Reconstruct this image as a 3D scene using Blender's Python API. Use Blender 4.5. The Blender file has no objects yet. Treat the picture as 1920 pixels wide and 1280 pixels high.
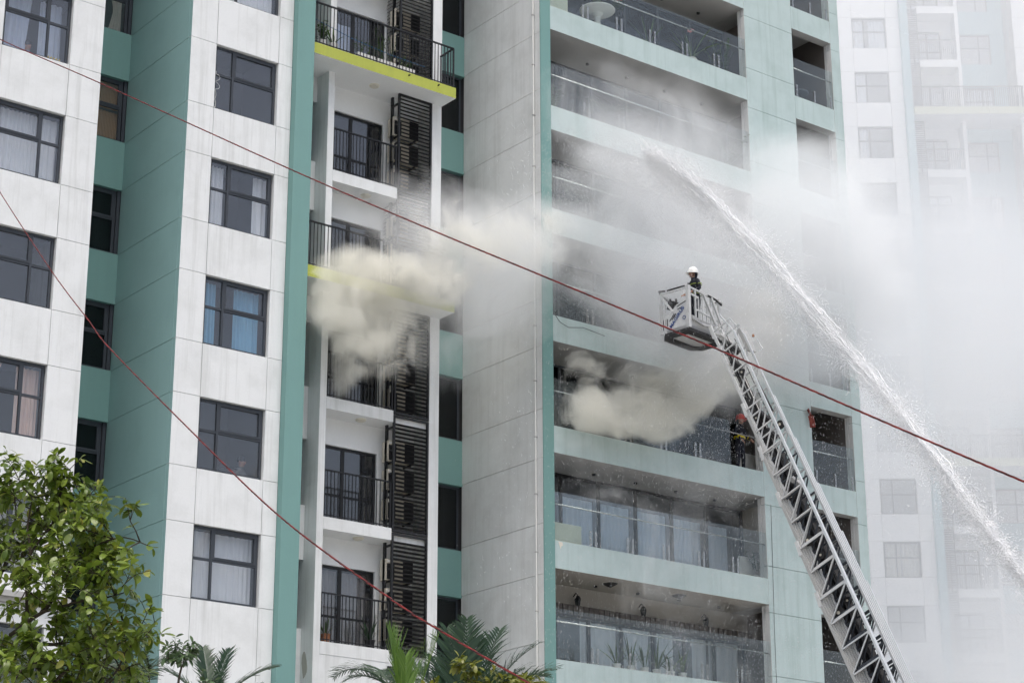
import bpy, bmesh, math, random
import numpy as np
from mathutils import Vector, Matrix
random.seed(7); np.random.seed(7)
R = math.radians
SC = bpy.context.scene
COL = SC.collection

# ------------------------------------------------------------------ camera
cam = bpy.data.objects.new('camera', bpy.data.cameras.new('camera'))
COL.objects.link(cam)
cam.data.sensor_width = 36.0
cam.data.lens = 73.65
cam.data.clip_start = 0.1
cam.data.clip_end = 2000.0
cf, cr, cu = Vector((.57891263, .74832392, .32383867)), Vector((.79148599, -.61118182, -.0025916)), Vector((-.19598495, -.25781408, .94610877))
cam.matrix_world = Matrix(((cr.x, cu.x, -cf.x, 0), (cr.y, cu.y, -cf.y, 0), (cr.z, cu.z, -cf.z, 1.6), (0, 0, 0, 1)))
SC.camera = cam

# ------------------------------------------------------------------ world, sun, exposure
SUN_EL, SUN_AZ = R(72), R(208)          # azimuth clockwise from +Y
world = bpy.data.worlds.new('World'); SC.world = world; world.use_nodes = True
wn = world.node_tree.nodes; wl = world.node_tree.links
wn.clear()
sky = wn.new('ShaderNodeTexSky'); sky.sky_type = 'NISHITA'; sky.sun_disc = False
sky.sun_elevation = SUN_EL; sky.sun_rotation = SUN_AZ
sky.air_density = 1.0; sky.dust_density = 6.0; sky.ozone_density = 1.0
hs = wn.new('ShaderNodeHueSaturation'); hs.inputs['Saturation'].default_value = 0.75
bg = wn.new('ShaderNodeBackground'); bg.inputs['Strength'].default_value = 0.15
wo = wn.new('ShaderNodeOutputWorld')
wl.new(sky.outputs[0], hs.inputs['Color']); wl.new(hs.outputs[0], bg.inputs['Color']); wl.new(bg.outputs[0], wo.inputs['Surface'])
sl = bpy.data.lights.new('sun', 'SUN'); sl.energy = 1.15; sl.angle = R(40); sl.color = (1.0, .995, .985)
sun = bpy.data.objects.new('sun', sl); COL.objects.link(sun)
sdir = Vector((math.sin(SUN_AZ)*math.cos(SUN_EL), math.cos(SUN_AZ)*math.cos(SUN_EL), math.sin(SUN_EL)))
sun.rotation_euler = sdir.to_track_quat('Z', 'Y').to_euler()
sun.location = (20, 0, 80)
SC.view_settings.view_transform = 'Standard'; SC.view_settings.look = 'None'
SC.view_settings.exposure = 0.38; SC.view_settings.gamma = 1.0
SC.view_settings.use_curve_mapping = False
cy = SC.cycles
cy.max_bounces = 12; cy.diffuse_bounces = 4; cy.glossy_bounces = 3; cy.transmission_bounces = 4
cy.transparent_max_bounces = 16; cy.volume_bounces = 5
cy.use_denoising = True
cy.use_adaptive_sampling = True; cy.adaptive_threshold = .06
cy.volume_step_rate = 1.0; cy.volume_max_steps = 128
cy.caustics_reflective = False; cy.caustics_refractive = False

# ------------------------------------------------------------------ materials
MATS = {}
def newmat(name):
    m = bpy.data.materials.new(name); m.use_nodes = True
    nt = m.node_tree; nt.nodes.clear()
    return m, nt.nodes, nt.links
def ramp(N, stops):
    r = N.new('ShaderNodeValToRGB'); e = r.color_ramp.elements
    e[0].position, e[0].color = stops[0][0], (*stops[0][1], 1)
    e[1].position, e[1].color = stops[-1][0], (*stops[-1][1], 1)
    for p, c in stops[1:-1]:
        x = e.new(p); x.color = (*c, 1)
    return r
def paint(name, col, rough=.6, streak=0.0, blotch=0.0, streakcol=None, spec=.3, metal=0, bump=0.0, fine=0.03, streak_scale=(5, 5, .22)):
    """painted surface: world-space blotches, run-down streaks, faint grain"""
    m, N, L = newmat(name)
    b = N.new('ShaderNodeBsdfPrincipled'); o = N.new('ShaderNodeOutputMaterial'); L.new(b.outputs[0], o.inputs[0])
    b.inputs['Roughness'].default_value = rough; b.inputs['Metallic'].default_value = metal
    b.inputs['Specular IOR Level'].default_value = spec
    g = N.new('ShaderNodeNewGeometry')
    cur = None
    base = N.new('ShaderNodeRGB'); base.outputs[0].default_value = (*col, 1); cur = base.outputs[0]
    sc = streakcol or tuple(c*.55 for c in col)
    def mix(fac, a, c):
        x = N.new('ShaderNodeMix'); x.data_type = 'RGBA'
        L.new(fac, x.inputs[0]); L.new(a, x.inputs[6]); x.inputs[7].default_value = (*c, 1)
        return x.outputs[2]
    if blotch:
        n = N.new('ShaderNodeTexNoise'); n.inputs['Scale'].default_value = 1.1; n.inputs['Detail'].default_value = 5; n.inputs['Roughness'].default_value = .65
        L.new(g.outputs['Position'], n.inputs['Vector'])
        mr = N.new('ShaderNodeMapRange'); mr.inputs[1].default_value = .45; mr.inputs[2].default_value = .75; mr.inputs[3].default_value = 0; mr.inputs[4].default_value = blotch
        L.new(n.outputs[0], mr.inputs[0]); cur = mix(mr.outputs[0], cur, sc)
    if streak:
        mp = N.new('ShaderNodeMapping'); mp.inputs['Scale'].default_value = streak_scale; L.new(g.outputs['Position'], mp.inputs[0])
        n = N.new('ShaderNodeTexNoise'); n.inputs['Scale'].default_value = 1.0; n.inputs['Detail'].default_value = 4; n.inputs['Roughness'].default_value = .7
        L.new(mp.outputs[0], n.inputs['Vector'])
        mr = N.new('ShaderNodeMapRange'); mr.inputs[1].default_value = .5; mr.inputs[2].default_value = .78; mr.inputs[3].default_value = 0; mr.inputs[4].default_value = streak
        L.new(n.outputs[0], mr.inputs[0]); cur = mix(mr.outputs[0], cur, sc)
    if fine:
        n = N.new('ShaderNodeTexNoise'); n.inputs['Scale'].default_value = 22; n.inputs['Detail'].default_value = 3
        L.new(g.outputs['Position'], n.inputs['Vector'])
        mr = N.new('ShaderNodeMapRange'); mr.inputs[3].default_value = 0; mr.inputs[4].default_value = fine*4; mr.inputs[1].default_value = .4; mr.inputs[2].default_value = .8
        L.new(n.outputs[0], mr.inputs[0]); cur = mix(mr.outputs[0], cur, tuple(c*.7 for c in col))
    if bump:
        n = N.new('ShaderNodeTexNoise'); n.inputs['Scale'].default_value = 9; n.inputs['Detail'].default_value = 5
        L.new(g.outputs['Position'], n.inputs['Vector'])
        bp = N.new('ShaderNodeBump'); bp.inputs['Strength'].default_value = bump; bp.inputs['Distance'].default_value = .02
        L.new(n.outputs[0], bp.inputs['Height']); L.new(bp.outputs[0], b.inputs['Normal'])
    L.new(cur, b.inputs['Base Color'])
    MATS[name] = m
    return m
def glass(name, tint, refl=.12, body=0.0, bodycol=(.4, .45, .45)):
    """thin sheet glass: tinted see-through plus a mirror coat and a little flat colour in place of mirrored sky"""
    m, N, L = newmat(name)
    t = N.new('ShaderNodeBsdfTransparent'); t.inputs[0].default_value = (*tint, 1)
    gl = N.new('ShaderNodeBsdfGlossy'); gl.inputs['Roughness'].default_value = .03; gl.inputs['Color'].default_value = (.95, .97, 1, 1)
    lw = N.new('ShaderNodeLayerWeight'); lw.inputs['Blend'].default_value = .5
    pw = N.new('ShaderNodeMath'); pw.operation = 'POWER'; pw.inputs[1].default_value = 5; L.new(lw.outputs['Facing'], pw.inputs[0])
    ad = N.new('ShaderNodeMath'); ad.operation = 'MULTIPLY_ADD'; ad.inputs[1].default_value = .95; ad.inputs[2].default_value = refl; ad.use_clamp = True
    L.new(pw.outputs[0], ad.inputs[0])
    mx = N.new('ShaderNodeMixShader'); L.new(ad.outputs[0], mx.inputs[0]); L.new(t.outputs[0], mx.inputs[1]); L.new(gl.outputs[0], mx.inputs[2])
    out = mx.outputs[0]
    if body:
        d = N.new('ShaderNodeBsdfDiffuse'); d.inputs[0].default_value = (*bodycol, 1)  # diffuse colour lifts the pane as mirrored sky and haze would
        m2 = N.new('ShaderNodeMixShader'); m2.inputs[0].default_value = body
        L.new(out, m2.inputs[1]); L.new(d.outputs[0], m2.inputs[2]); out = m2.outputs[0]
    o = N.new('ShaderNodeOutputMaterial'); L.new(out, o.inputs[0])
    MATS[name] = m
    return m
def leafmat(name, c1, c2, c3=None, gloss=.35):
    m, N, L = newmat(name)
    b = N.new('ShaderNodeBsdfPrincipled'); b.inputs['Roughness'].default_value = gloss
    oi = N.new('ShaderNodeNewGeometry')
    stops = [(0, c1), (.9, c2)] + ([(1, c3)] if c3 else [])
    r = ramp(N, stops if c3 else [(0, c1), (1, c2)])
    L.new(oi.outputs['Random Per Island'], r.inputs[0]); L.new(r.outputs[0], b.inputs['Base Color'])
    tr = N.new('ShaderNodeBsdfTranslucent'); L.new(r.outputs[0], tr.inputs[0])
    mx = N.new('ShaderNodeMixShader'); mx.inputs[0].default_value = .3
    L.new(b.outputs[0], mx.inputs[1]); L.new(tr.outputs[0], mx.inputs[2])
    o = N.new('ShaderNodeOutputMaterial'); L.new(mx.outputs[0], o.inputs[0])
    MATS[name] = m
    return m
def cloth(name, col, col2=None, translucent=.35):
    m, N, L = newmat(name)
    d = N.new('ShaderNodeBsdfDiffuse'); d.inputs[0].default_value = (*col, 1)
    t = N.new('ShaderNodeBsdfTranslucent'); t.inputs[0].default_value = (*col, 1)
    if col2:
        g = N.new('ShaderNodeNewGeometry'); n = N.new('ShaderNodeTexNoise'); n.inputs['Scale'].default_value = 3
        L.new(g.outputs['Position'], n.inputs['Vector']); r = ramp(N, [(.35, col), (.65, col2)]); L.new(n.outputs[0], r.inputs[0])
        L.new(r.outputs[0], d.inputs[0]); L.new(r.outputs[0], t.inputs[0])
    mx = N.new('ShaderNodeMixShader'); mx.inputs[0].default_value = translucent
    L.new(d.outputs[0], mx.inputs[1]); L.new(t.outputs[0], mx.inputs[2])
    o = N.new('ShaderNodeOutputMaterial'); L.new(mx.outputs[0], o.inputs[0])
    MATS[name] = m
    return m

white = paint('white_paint', (.78, .80, .80), .75, streak=.75, blotch=.4, streakcol=(.53, .545, .53), bump=.08)
whitein = paint('white_soffit', (.82, .84, .84), .8, blotch=.06)
teal = paint('teal_paint', (.18, .332, .312), .6, streak=.4, blotch=.25, streakcol=(.16, .29, .27))
tealside = paint('teal_side_lightened', (.27, .43, .42), .65, streak=.15, blotch=.35, streakcol=(.21, .34, .33))  # same teal, lightened in colour to make up for weak recess light
pale = paint('pale_teal_paint', (.49, .595, .588), .65, streak=.65, blotch=.5, streakcol=(.33, .43, .41))
grey = paint('grey_wall_paint', (.75, .76, .75), .75, streak=.4, blotch=.4, streakcol=(.46, .46, .44))
lime = paint('lime_paint', (.43, .47, .085), .6, streak=.4, blotch=.45, streakcol=(.30, .34, .08))
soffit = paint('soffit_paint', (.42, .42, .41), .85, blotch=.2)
beige = paint('beige_wall', (.40, .38, .34), .85, blotch=.15)
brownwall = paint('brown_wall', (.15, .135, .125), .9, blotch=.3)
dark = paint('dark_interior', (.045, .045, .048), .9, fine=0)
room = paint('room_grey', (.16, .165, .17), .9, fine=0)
slate = paint('slate_frame', (.052, .06, .072), .45, fine=0)
black = paint('black_metal', (.022, .023, .025), .4, fine=0)
darkbrown = paint('dark_louvre', (.006, .006, .0065), .6, fine=.05, spec=.15)
steel = paint('steel', (.62, .62, .60), .25, metal=.9, fine=0)
concrete = paint('concrete_edge', (.45, .44, .42), .85, blotch=.3)
planter = paint('planter_white', (.78, .78, .75), .6)
planteryel = paint('planter_cream', (.55, .58, .48), .7, blotch=.2)
terracotta = paint('terracotta', (.33, .15, .08), .8)
acbeige = paint('ac_casing', (.62, .58, .49), .55)
alu = paint('aluminium_rail', (.64, .66, .67), .38, metal=.35, spec=.6, fine=.02)
alugrey = paint('aluminium_dull', (.45, .45, .44), .45, metal=.3, fine=.06)
cagewhite = paint('cage_paint', (.58, .59, .59), .5, fine=.08, blotch=.3)
rubber = paint('rubber', (.035, .035, .036), .8, fine=.1)
logoblue = paint('logo_blue', (.02, .06, .22), .5, fine=0)
navy = paint('navy_cloth', (.016, .018, .028), .9, fine=.2)
stripe = paint('lime_stripe', (.20, .25, .04), .5, fine=0)
yellowst = paint('yellow_stripe', (.75, .60, .02), .5, fine=0)
redhelm = paint('red_helmet', (.55, .04, .03), .35, fine=0)
whitehelm = paint('white_helmet', (.80, .80, .78), .4, fine=.03)
skin = paint('skin', (.42, .24, .17), .6, fine=0)
hair = paint('hair', (.02, .018, .016), .7, fine=0)
eyemat = paint('eye_dark', (.02, .02, .02), .4, fine=0)
shirtblue = paint('shirt_blue', (.12, .20, .34), .9, fine=0)
shirtgrey = paint('shirt_grey', (.17, .165, .16), .9, fine=0)
ropered = paint('rope_red', (.20, .022, .020), .75, fine=.1)
ropeblack = paint('rope_black', (.04, .014, .014), .8, fine=.1)
bark = paint('bark', (.050, .040, .028), .95, streak=.5, streakcol=(.10, .09, .06), bump=.6)
palmtrunk = paint('palm_trunk', (.12, .10, .075), .9, streak=.5, bump=.5)
yellowobj = paint('yellow_plastic', (.75, .55, .05), .45, fine=0)
blueline = paint('blue_line', (.03, .16, .36), .6, fine=0)
redcloth = cloth('red_cloth', (.34, .10, .085), (.22, .06, .05), .1)
ground_m = paint('ground_paving', (.36, .355, .34), .9, blotch=.5, bump=.3)
soil = paint('soil', (.05, .038, .028), .95)
patchgrey = paint('bare_render', (.42, .41, .37), .9, blotch=.3)
patchwhite = paint('bare_filler', (.74, .70, .60), .9)
lampglass = paint('lamp_disc', (.66, .64, .55), .4, fine=0)
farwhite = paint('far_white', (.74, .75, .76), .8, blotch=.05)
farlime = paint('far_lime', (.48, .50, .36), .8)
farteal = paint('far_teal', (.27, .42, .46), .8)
pane_m = glass('window_glass', (.96, .97, .98), .075, .02, (.45, .47, .50))
darkpane = glass('dark_window_glass', (.50, .54, .56), .04)
balglass = glass('balustrade_glass', (.93, .96, .955), .045, .035, (.5, .56, .57))
cur_white = cloth('curtain_white', (.88, .90, .93), None, .15)
cur_cool = cloth('curtain_cool', (.66, .73, .86), None, .15)
cur_blue = cloth('curtain_blue', (.26, .52, .72), None, .15)
cur_pink = cloth('curtain_pink', (.88, .68, .59), None, .15)
cur_cream = cloth('curtain_cream', (.72, .70, .62))
cur_grey = cloth('curtain_grey', (.42, .40, .39))
cur_sheer = cloth('curtain_sheer', (.86, .87, .88), None, .1)
cur_cool2 = cloth('curtain_blue_white', (.70, .78, .88), None, .1)
bamboo = paint('bamboo', (.33, .19, .09), .8, streak=.6, streakcol=(.16, .08, .035), streak_scale=(25, 25, .4))
leafA = leafmat('leaf_tree', (.07, .125, .013), (.20, .27, .036), (.28, .27, .05))
leafB = leafmat('leaf_bush', (.05, .09, .04), (.10, .16, .06))
leafP = leafmat('leaf_palm_dark', (.018, .045, .024), (.04, .082, .036))
leafY = leafmat('leaf_palm_bright', (.10, .20, .03), (.17, .28, .055))
leafG = leafmat('leaf_balcony', (.03, .07, .02), (.09, .15, .04))
leafO = paint('leaf_orange', (.45, .16, .04), .6)
leafL = leafmat('leaf_yellow', (.10, .13, .014), (.24, .24, .03))
flower = paint('flower_red', (.55, .07, .03), .6)
flowerpink = paint('flower_pink', (.55, .22, .22), .6)

# ------------------------------------------------------------------ object helpers
WLD = {}                                   # object name -> world matrix as set by us
def link(name, mesh, parent=None, loc=(0, 0, 0), rot=None, scale=None):
    o = bpy.data.objects.new(name, mesh); COL.objects.link(o)
    place(o, parent, loc, rot, scale)
    return o
def place(o, parent, loc, rot=None, scale=None):
    o.location = loc
    if rot is not None: o.rotation_euler = rot
    if scale is not None: o.scale = scale
    M = Matrix.LocRotScale(Vector(loc), o.rotation_euler.copy(), Vector(scale) if scale is not None else Vector((1, 1, 1)))
    WLD[o.name] = M
    if parent is not None:
        o.parent = parent; o.matrix_parent_inverse = WLD[parent.name].inverted()
def thing(name, label, cat, loc=(0, 0, 0), group=None, rot=None):
    o = link(name, None, None, loc, rot); o.empty_display_size = .2
    return tag(o, label, cat, group)
def tag(o, label=None, cat=None, group=None, kind=None):
    if label: o['label'] = label
    if cat: o['category'] = cat
    if group: o['group'] = group
    if kind: o['kind'] = kind
    return o
BOX = {}
FACES = [(0, 3, 2, 1), (4, 5, 6, 7), (0, 1, 5, 4), (2, 3, 7, 6), (1, 2, 6, 5), (3, 0, 4, 7)]   # -z +z -y +y +x -x
KEY = {'-z': 0, '+z': 1, '-y': 2, '+y': 3, '+x': 4, '-x': 5}
def boxmesh(m, alt):
    k = (m.name,) + tuple(sorted((a, b.name) for a, b in (alt or {}).items()))
    if k not in BOX:
        v = [(x, y, z) for z in (-.5, .5) for x, y in ((-.5, -.5), (.5, -.5), (.5, .5), (-.5, .5))]
        me = bpy.data.meshes.new('box'); me.from_pydata(v, [], FACES)
        me.materials.append(m)
        for a, b in (alt or {}).items():
            me.materials.append(b); me.polygons[KEY[a]].material_index = len(me.materials)-1
        BOX[k] = me
    return BOX[k]
def box(name, parent, x0, x1, y0, y1, z0, z1, m, alt=None):
    return link(name, boxmesh(m, alt), parent, ((x0+x1)/2, (y0+y1)/2, (z0+z1)/2), None, (abs(x1-x0), abs(y1-y0), abs(z1-z0)))
class MB:
    def __init__(s): s.v = []; s.f = []; s.mi = []; s.cur = 0
    def box(s, x0, x1, y0, y1, z0, z1):
        b = len(s.v); s.v += [(x, y, z) for z in (z0, z1) for x, y in ((x0, y0), (x1, y0), (x1, y1), (x0, y1))]
        s.f += [tuple(b+i for i in f) for f in FACES]; s.mi += [s.cur]*6
    def bar(s, a, b, w, h=None, up=(0, 0, 1)):
        a, b = Vector(a), Vector(b); d = (b-a).normalized(); h = h or w
        u = Vector(up)
        if abs(d.dot(u)) > .98: u = Vector((1, 0, 0))
        x = d.cross(u).normalized()*w/2; y = x.cross(d).normalized()*h/2
        n = len(s.v)
        for c in (a, b): s.v += [tuple(c-x-y), tuple(c+x-y), tuple(c+x+y), tuple(c-x+y)]
        s.f += [tuple(n+i for i in f) for f in FACES]; s.mi += [s.cur]*6
    def tube(s, pts, r, n=8, cap=True):
        pts = [Vector(p) for p in pts]; rs = r if hasattr(r, '__len__') else [r]*len(pts)
        b = len(s.v); prev = None
        for i, p in enumerate(pts):
            d = (pts[min(i+1, len(pts)-1)]-pts[max(i-1, 0)]).normalized()
            if prev is None:
                u = Vector((0, 0, 1)) if abs(d.z) < .9 else Vector((1, 0, 0)); x = d.cross(u).normalized()
            else: x = (prev-d*prev.dot(d)).normalized()
            prev = x; y = d.cross(x)
            for k in range(n):
                a = 2*math.pi*k/n; s.v.append(tuple(p+(x*math.cos(a)+y*math.sin(a))*rs[i]))
        for i in range(len(pts)-1):
            for k in range(n):
                k2 = (k+1) % n; s.f.append((b+i*n+k, b+i*n+k2, b+(i+1)*n+k2, b+(i+1)*n+k)); s.mi.append(s.cur)
        if cap:
            s.f.append(tuple(b+k for k in range(n-1, -1, -1))); e = b+(len(pts)-1)*n; s.f.append(tuple(e+k for k in range(n))); s.mi += [s.cur]*2
    def lathe(s, prof, c=(0, 0, 0), n=16):
        b = len(s.v)
        for r, z in prof:
            for k in range(n):
                a = 2*math.pi*k/n; s.v.append((c[0]+r*math.cos(a), c[1]+r*math.sin(a), c[2]+z))
        for i in range(len(prof)-1):
            for k in range(n):
                k2 = (k+1) % n; s.f.append((b+i*n+k, b+i*n+k2, b+(i+1)*n+k2, b+(i+1)*n+k)); s.mi.append(s.cur)
    def poly(s, pts):
        b = len(s.v); s.v += [tuple(p) for p in pts]; s.f.append(tuple(range(b, b+len(pts)))); s.mi.append(s.cur)
    def prism(s, pts, d):
        """closed prism: polygon pts swept by vector d"""
        b = len(s.v); n = len(pts); d = Vector(d)
        s.v += [tuple(p) for p in pts]+[tuple(Vector(p)+d) for p in pts]
        s.f += [tuple(b+i for i in range(n-1, -1, -1)), tuple(b+n+i for i in range(n))]; s.mi += [s.cur]*2
        for i in range(n): s.f.append((b+i, b+(i+1) % n, b+n+(i+1) % n, b+n+i)); s.mi.append(s.cur)
    def mesh(s, name, mats, smooth=False):
        me = bpy.data.meshes.new(name); me.from_pydata(s.v, [], s.f)
        mats = mats if isinstance(mats, (list, tuple)) else [mats]
        for m in mats: me.materials.append(m)
        me.polygons.foreach_set('material_index', s.mi)
        if smooth: me.polygons.foreach_set('use_smooth', [True]*len(s.f))
        me.update()
        return me
    def build(s, name, mats, parent=None, loc=(0, 0, 0), rot=None, smooth=False):
        return link(name, s.mesh(name, mats, smooth), parent, loc, rot)

# ------------------------------------------------------------------ setting
g = MB(); g.poly([(-600, -600, 0), (900, -600, 0), (900, 900, 0), (-600, 900, 0)])
tag(g.build('ground', ground_m), kind='structure')

# ================================================================== MAIN BUILDING
FL = [11.52+3.2*k for k in range(-3, 9)]           # floor levels; FL[3]=11.52
def F(k): return 11.52+3.2*k
BLD = thing('apartment_building', 'white and teal apartment block with lime edged balconies, on fire behind the ladder', 'building', (34, 46, 0))
TOP = 38.2
JT = .007
def panel(x0, x1, z0, z1, m=white, y=43.5, t=.14, alt=None, name='wall_panel'):
    return box(name, BLD, x0+JT, x1-JT, y, y+t, z0+JT, z1-JT, m, alt)

WIN = {}
def window(x0, x1, z0, z1, y, mull, trans=.56, sash='wide', frame=slate, pane=pane_m, parent=None, fw=.055, name='window', slim=False):
    """frame ring, mullion, transom and an opening sash; panes are sub-parts"""
    W, Hh = x1-x0, z1-z0
    key = (round(W, 3), round(Hh, 3), mull, trans, sash, frame.name, pane.name, fw)
    if key not in WIN:
        b = MB(); d = .07
        b.box(0, W, 0, d, 0, fw); b.box(0, W, 0, d, Hh-fw, Hh); b.box(0, fw, 0, d, fw, Hh-fw); b.box(W-fw, W, 0, d, fw, Hh-fw)
        xm = mull*W if mull else None; zt = trans*Hh if trans else None
        lites = []
        xs = [(fw, xm-fw/2), (xm+fw/2, W-fw)] if xm else [(fw, W-fw)]
        if xm: b.box(xm-fw/2, xm+fw/2, -.01, d-.012, fw, Hh-fw)
        wide = max(range(len(xs)), key=lambda i: xs[i][1]-xs[i][0])
        for i, (a, c) in enumerate(xs):
            zs = [(fw, Hh-fw)]
            if zt:
                b.box(a, c, .004, d-.004, zt-.03, zt+.03); zs = [(fw, zt-.03), (zt+.03, Hh-fw)]
            for j, (e, f_) in enumerate(zs):
                if sash == 'wide' and i == wide and j == len(zs)-1:
                    q = .05
                    b.box(a, c, -.012, d-.02, e, e+q); b.box(a, c, -.012, d-.02, f_-q, f_); b.box(a, a+q, -.012, d-.02, e+q, f_-q); b.box(c-q, c, -.012, d-.02, e+q, f_-q)
                    lites.append((a+q, c-q, e+q, f_-q))
                else: lites.append((a, c, e, f_))
        WIN[key] = (b.mesh('window_frame', frame), [(boxmesh(pane, None), l) for l in lites])
    fm, lites = WIN[key]
    o = link(name, fm, parent or BLD, (x0, y, z0))
    for me, (a, c, e, f_) in lites:
        link('pane', me, o, (x0+(a+c)/2, y+.034, z0+(e+f_)/2), None, (c-a, .008, f_-e))
    return o
def curtain(name, label, x0, x1, z0, z1, y, m, group='curtains behind the windows', wl=.13, amp=.032, pinch=None, skew=0, cat='curtain'):
    """hanging folded sheet; pinch=(height fraction, edge 'l'/'r', width left) ties it back"""
    b = MB(); n = max(10, int((x1-x0)/wl*8)); rows = 10
    W = x1-x0; ph = random.random()*6
    for j in range(rows+1):
        t = j/rows; z = z0+(z1-z0)*t
        for i in range(n+1):
            s = i/n
            x = x0+W*s
            if pinch:
                h, e, wleft = pinch
                k = 1-(1-wleft)*max(0, 1-abs(t-h)/(1.05-h if t > h else h+.35))**1.0
                x = x0+W*s*k if e == 'l' else x1-W*(1-s)*k
            a = amp*(1+.35*math.sin(s*9+ph))*math.sin(2*math.pi*(x0*0+W*s)/wl*(1+.12*math.sin(s*5+ph))+ph+.25*math.sin(t*3+s*7))
            b.v.append((x+skew*(1-t)*W, y+a, z))
    for j in range(rows):
        for i in range(n):
            q = j*(n+1)+i; b.f.append((q, q+1, q+n+2, q+n+1)); b.mi.append(0)
    o = b.build(name, m, None, smooth=True)
    return tag(o, label, cat, group)

# floors, cores and back walls (what the rooms look like through the glass)
for k in range(-4, 8):
    z = F(k)
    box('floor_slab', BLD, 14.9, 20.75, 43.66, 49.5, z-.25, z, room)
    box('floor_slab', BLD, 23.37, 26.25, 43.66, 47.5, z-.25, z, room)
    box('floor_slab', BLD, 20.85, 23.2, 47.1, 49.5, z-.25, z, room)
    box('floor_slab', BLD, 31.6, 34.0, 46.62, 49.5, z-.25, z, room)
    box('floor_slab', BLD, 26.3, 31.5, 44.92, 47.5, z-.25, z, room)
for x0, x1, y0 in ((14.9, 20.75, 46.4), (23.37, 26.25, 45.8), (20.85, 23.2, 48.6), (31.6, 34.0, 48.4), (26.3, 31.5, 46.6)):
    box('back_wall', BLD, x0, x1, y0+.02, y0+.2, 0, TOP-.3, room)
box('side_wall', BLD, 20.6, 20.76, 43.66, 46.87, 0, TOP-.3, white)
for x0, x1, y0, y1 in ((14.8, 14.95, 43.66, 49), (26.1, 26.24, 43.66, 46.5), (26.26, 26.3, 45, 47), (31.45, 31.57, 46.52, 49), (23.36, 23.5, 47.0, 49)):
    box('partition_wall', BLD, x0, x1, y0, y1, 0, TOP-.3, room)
box('rear_block', BLD, 14.9, 46.68, 49.6, 58, 0, TOP, white)
box('roof_slab', BLD, 14.9, 34, 43.3, 58, TOP, TOP+.3, concrete)
box('roof_slab', BLD, 34.02, 46.8, 42.5, 58, TOP+.31, TOP+.7, concrete)

# ---- left block and centre block fronts
for k in range(-1, 8):
    s, h, s2 = F(k)+.46, F(k)+2.28, F(k+1)+.46
    if k >= 0:
        # left block
        panel(15.0, 18.12, s, h); panel(19.90, 20.76, s, h)
        window(18.14, 19.88, s+.01, h-.01, 43.60, .68)
        panel(15.0, 18.12, h, s2); panel(18.12, 19.90, h, s2); panel(19.90, 20.76, h, s2)
        # centre block
        panel(23.21, 23.97, s, h, alt={'-x': tealside}); panel(25.84, 26.27, s, h)
        window(23.99, 25.82, s+.01, h-.01, 43.60, .30)
        panel(23.21, 23.97, h, s2, alt={'-x': tealside}); panel(23.97, 25.84, h, s2); panel(25.84, 26.27, h, s2)
        # side wall of the centre block in the recess
        for z0, z1 in ((s, h), (h, s2)):
            box('side_panel', BLD, 23.21, 23.35, 43.645, 46.93, z0+JT, z1-JT, tealside)
        # recess strip
        box('spandrel', BLD, 20.85, 23.205, 46.88, 47.05, h, s2, teal)
        window(21.55, 23.10, s+.002, h-.002, 47.0, .35, .55, frame=slate, pane=pane_m if k in (4, 5) else darkpane, fw=.075)
        box('reveal', BLD, 23.11, 23.2, 46.95, 47.1, s, h, slate)
# ground part of both blocks
panel(23.21, 23.97, 8.0, F(0)+.46, alt={'-x': tealside}); panel(23.97, 25.84, 8.0, F(0)+.46); panel(25.84, 26.27, 8.0, F(0)+.46)
for z0, z1 in ((0, 4), (4, 8.0)):
    panel(23.21, 26.27, z0, z1, alt={'-x': tealside})
box('side_panel', BLD, 23.21, 23.35, 43.645, 46.93, 8.0, F(0)+.46-JT, tealside)
box('side_panel', BLD, 23.21, 23.35, 43.645, 46.93, 0, 7.99, tealside)
panel(15.0, 18.12, 11.55, F(0)+.46); panel(18.12, 20.76, 11.55, F(0)+.46)
box('cornice', BLD, 15.0, 20.80, 43.30, 43.66, 11.41, 11.54, soffit); box('cornice', BLD, 15.0, 20.78, 43.40, 43.66, 11.30, 11.405, concrete)
panel(15.0, 20.76, 10.84, 11.29, t=.16); panel(20.28, 20.76, 7.3, 10.83, t=.16); panel(15.0, 17.3, 7.3, 10.83, t=.16); panel(15, 20.76, 0, 7.29, t=.16)
window(17.32, 20.26, 7.32, 10.82, 43.6, .5, .6, pane=pane_m)
box('spandrel', BLD, 20.85, 23.205, 46.88, 47.05, 10.6, F(0)+.46, teal)
window(20.9, 23.12, 7.6, 10.58, 47.0, .5, None, sash=None, frame=alugrey, pane=glass('pale_glass', (.6, .75, .75), .12, .55, (.42, .60, .60)))
box('spandrel', BLD, 20.85, 23.205, 46.88, 47.05, 0, 7.58, teal)

# ---- fin between the centre block and the balconies
box('fin', BLD, 26.275, 26.81, 43.28, 44.9, 0, TOP+.2, teal)

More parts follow.
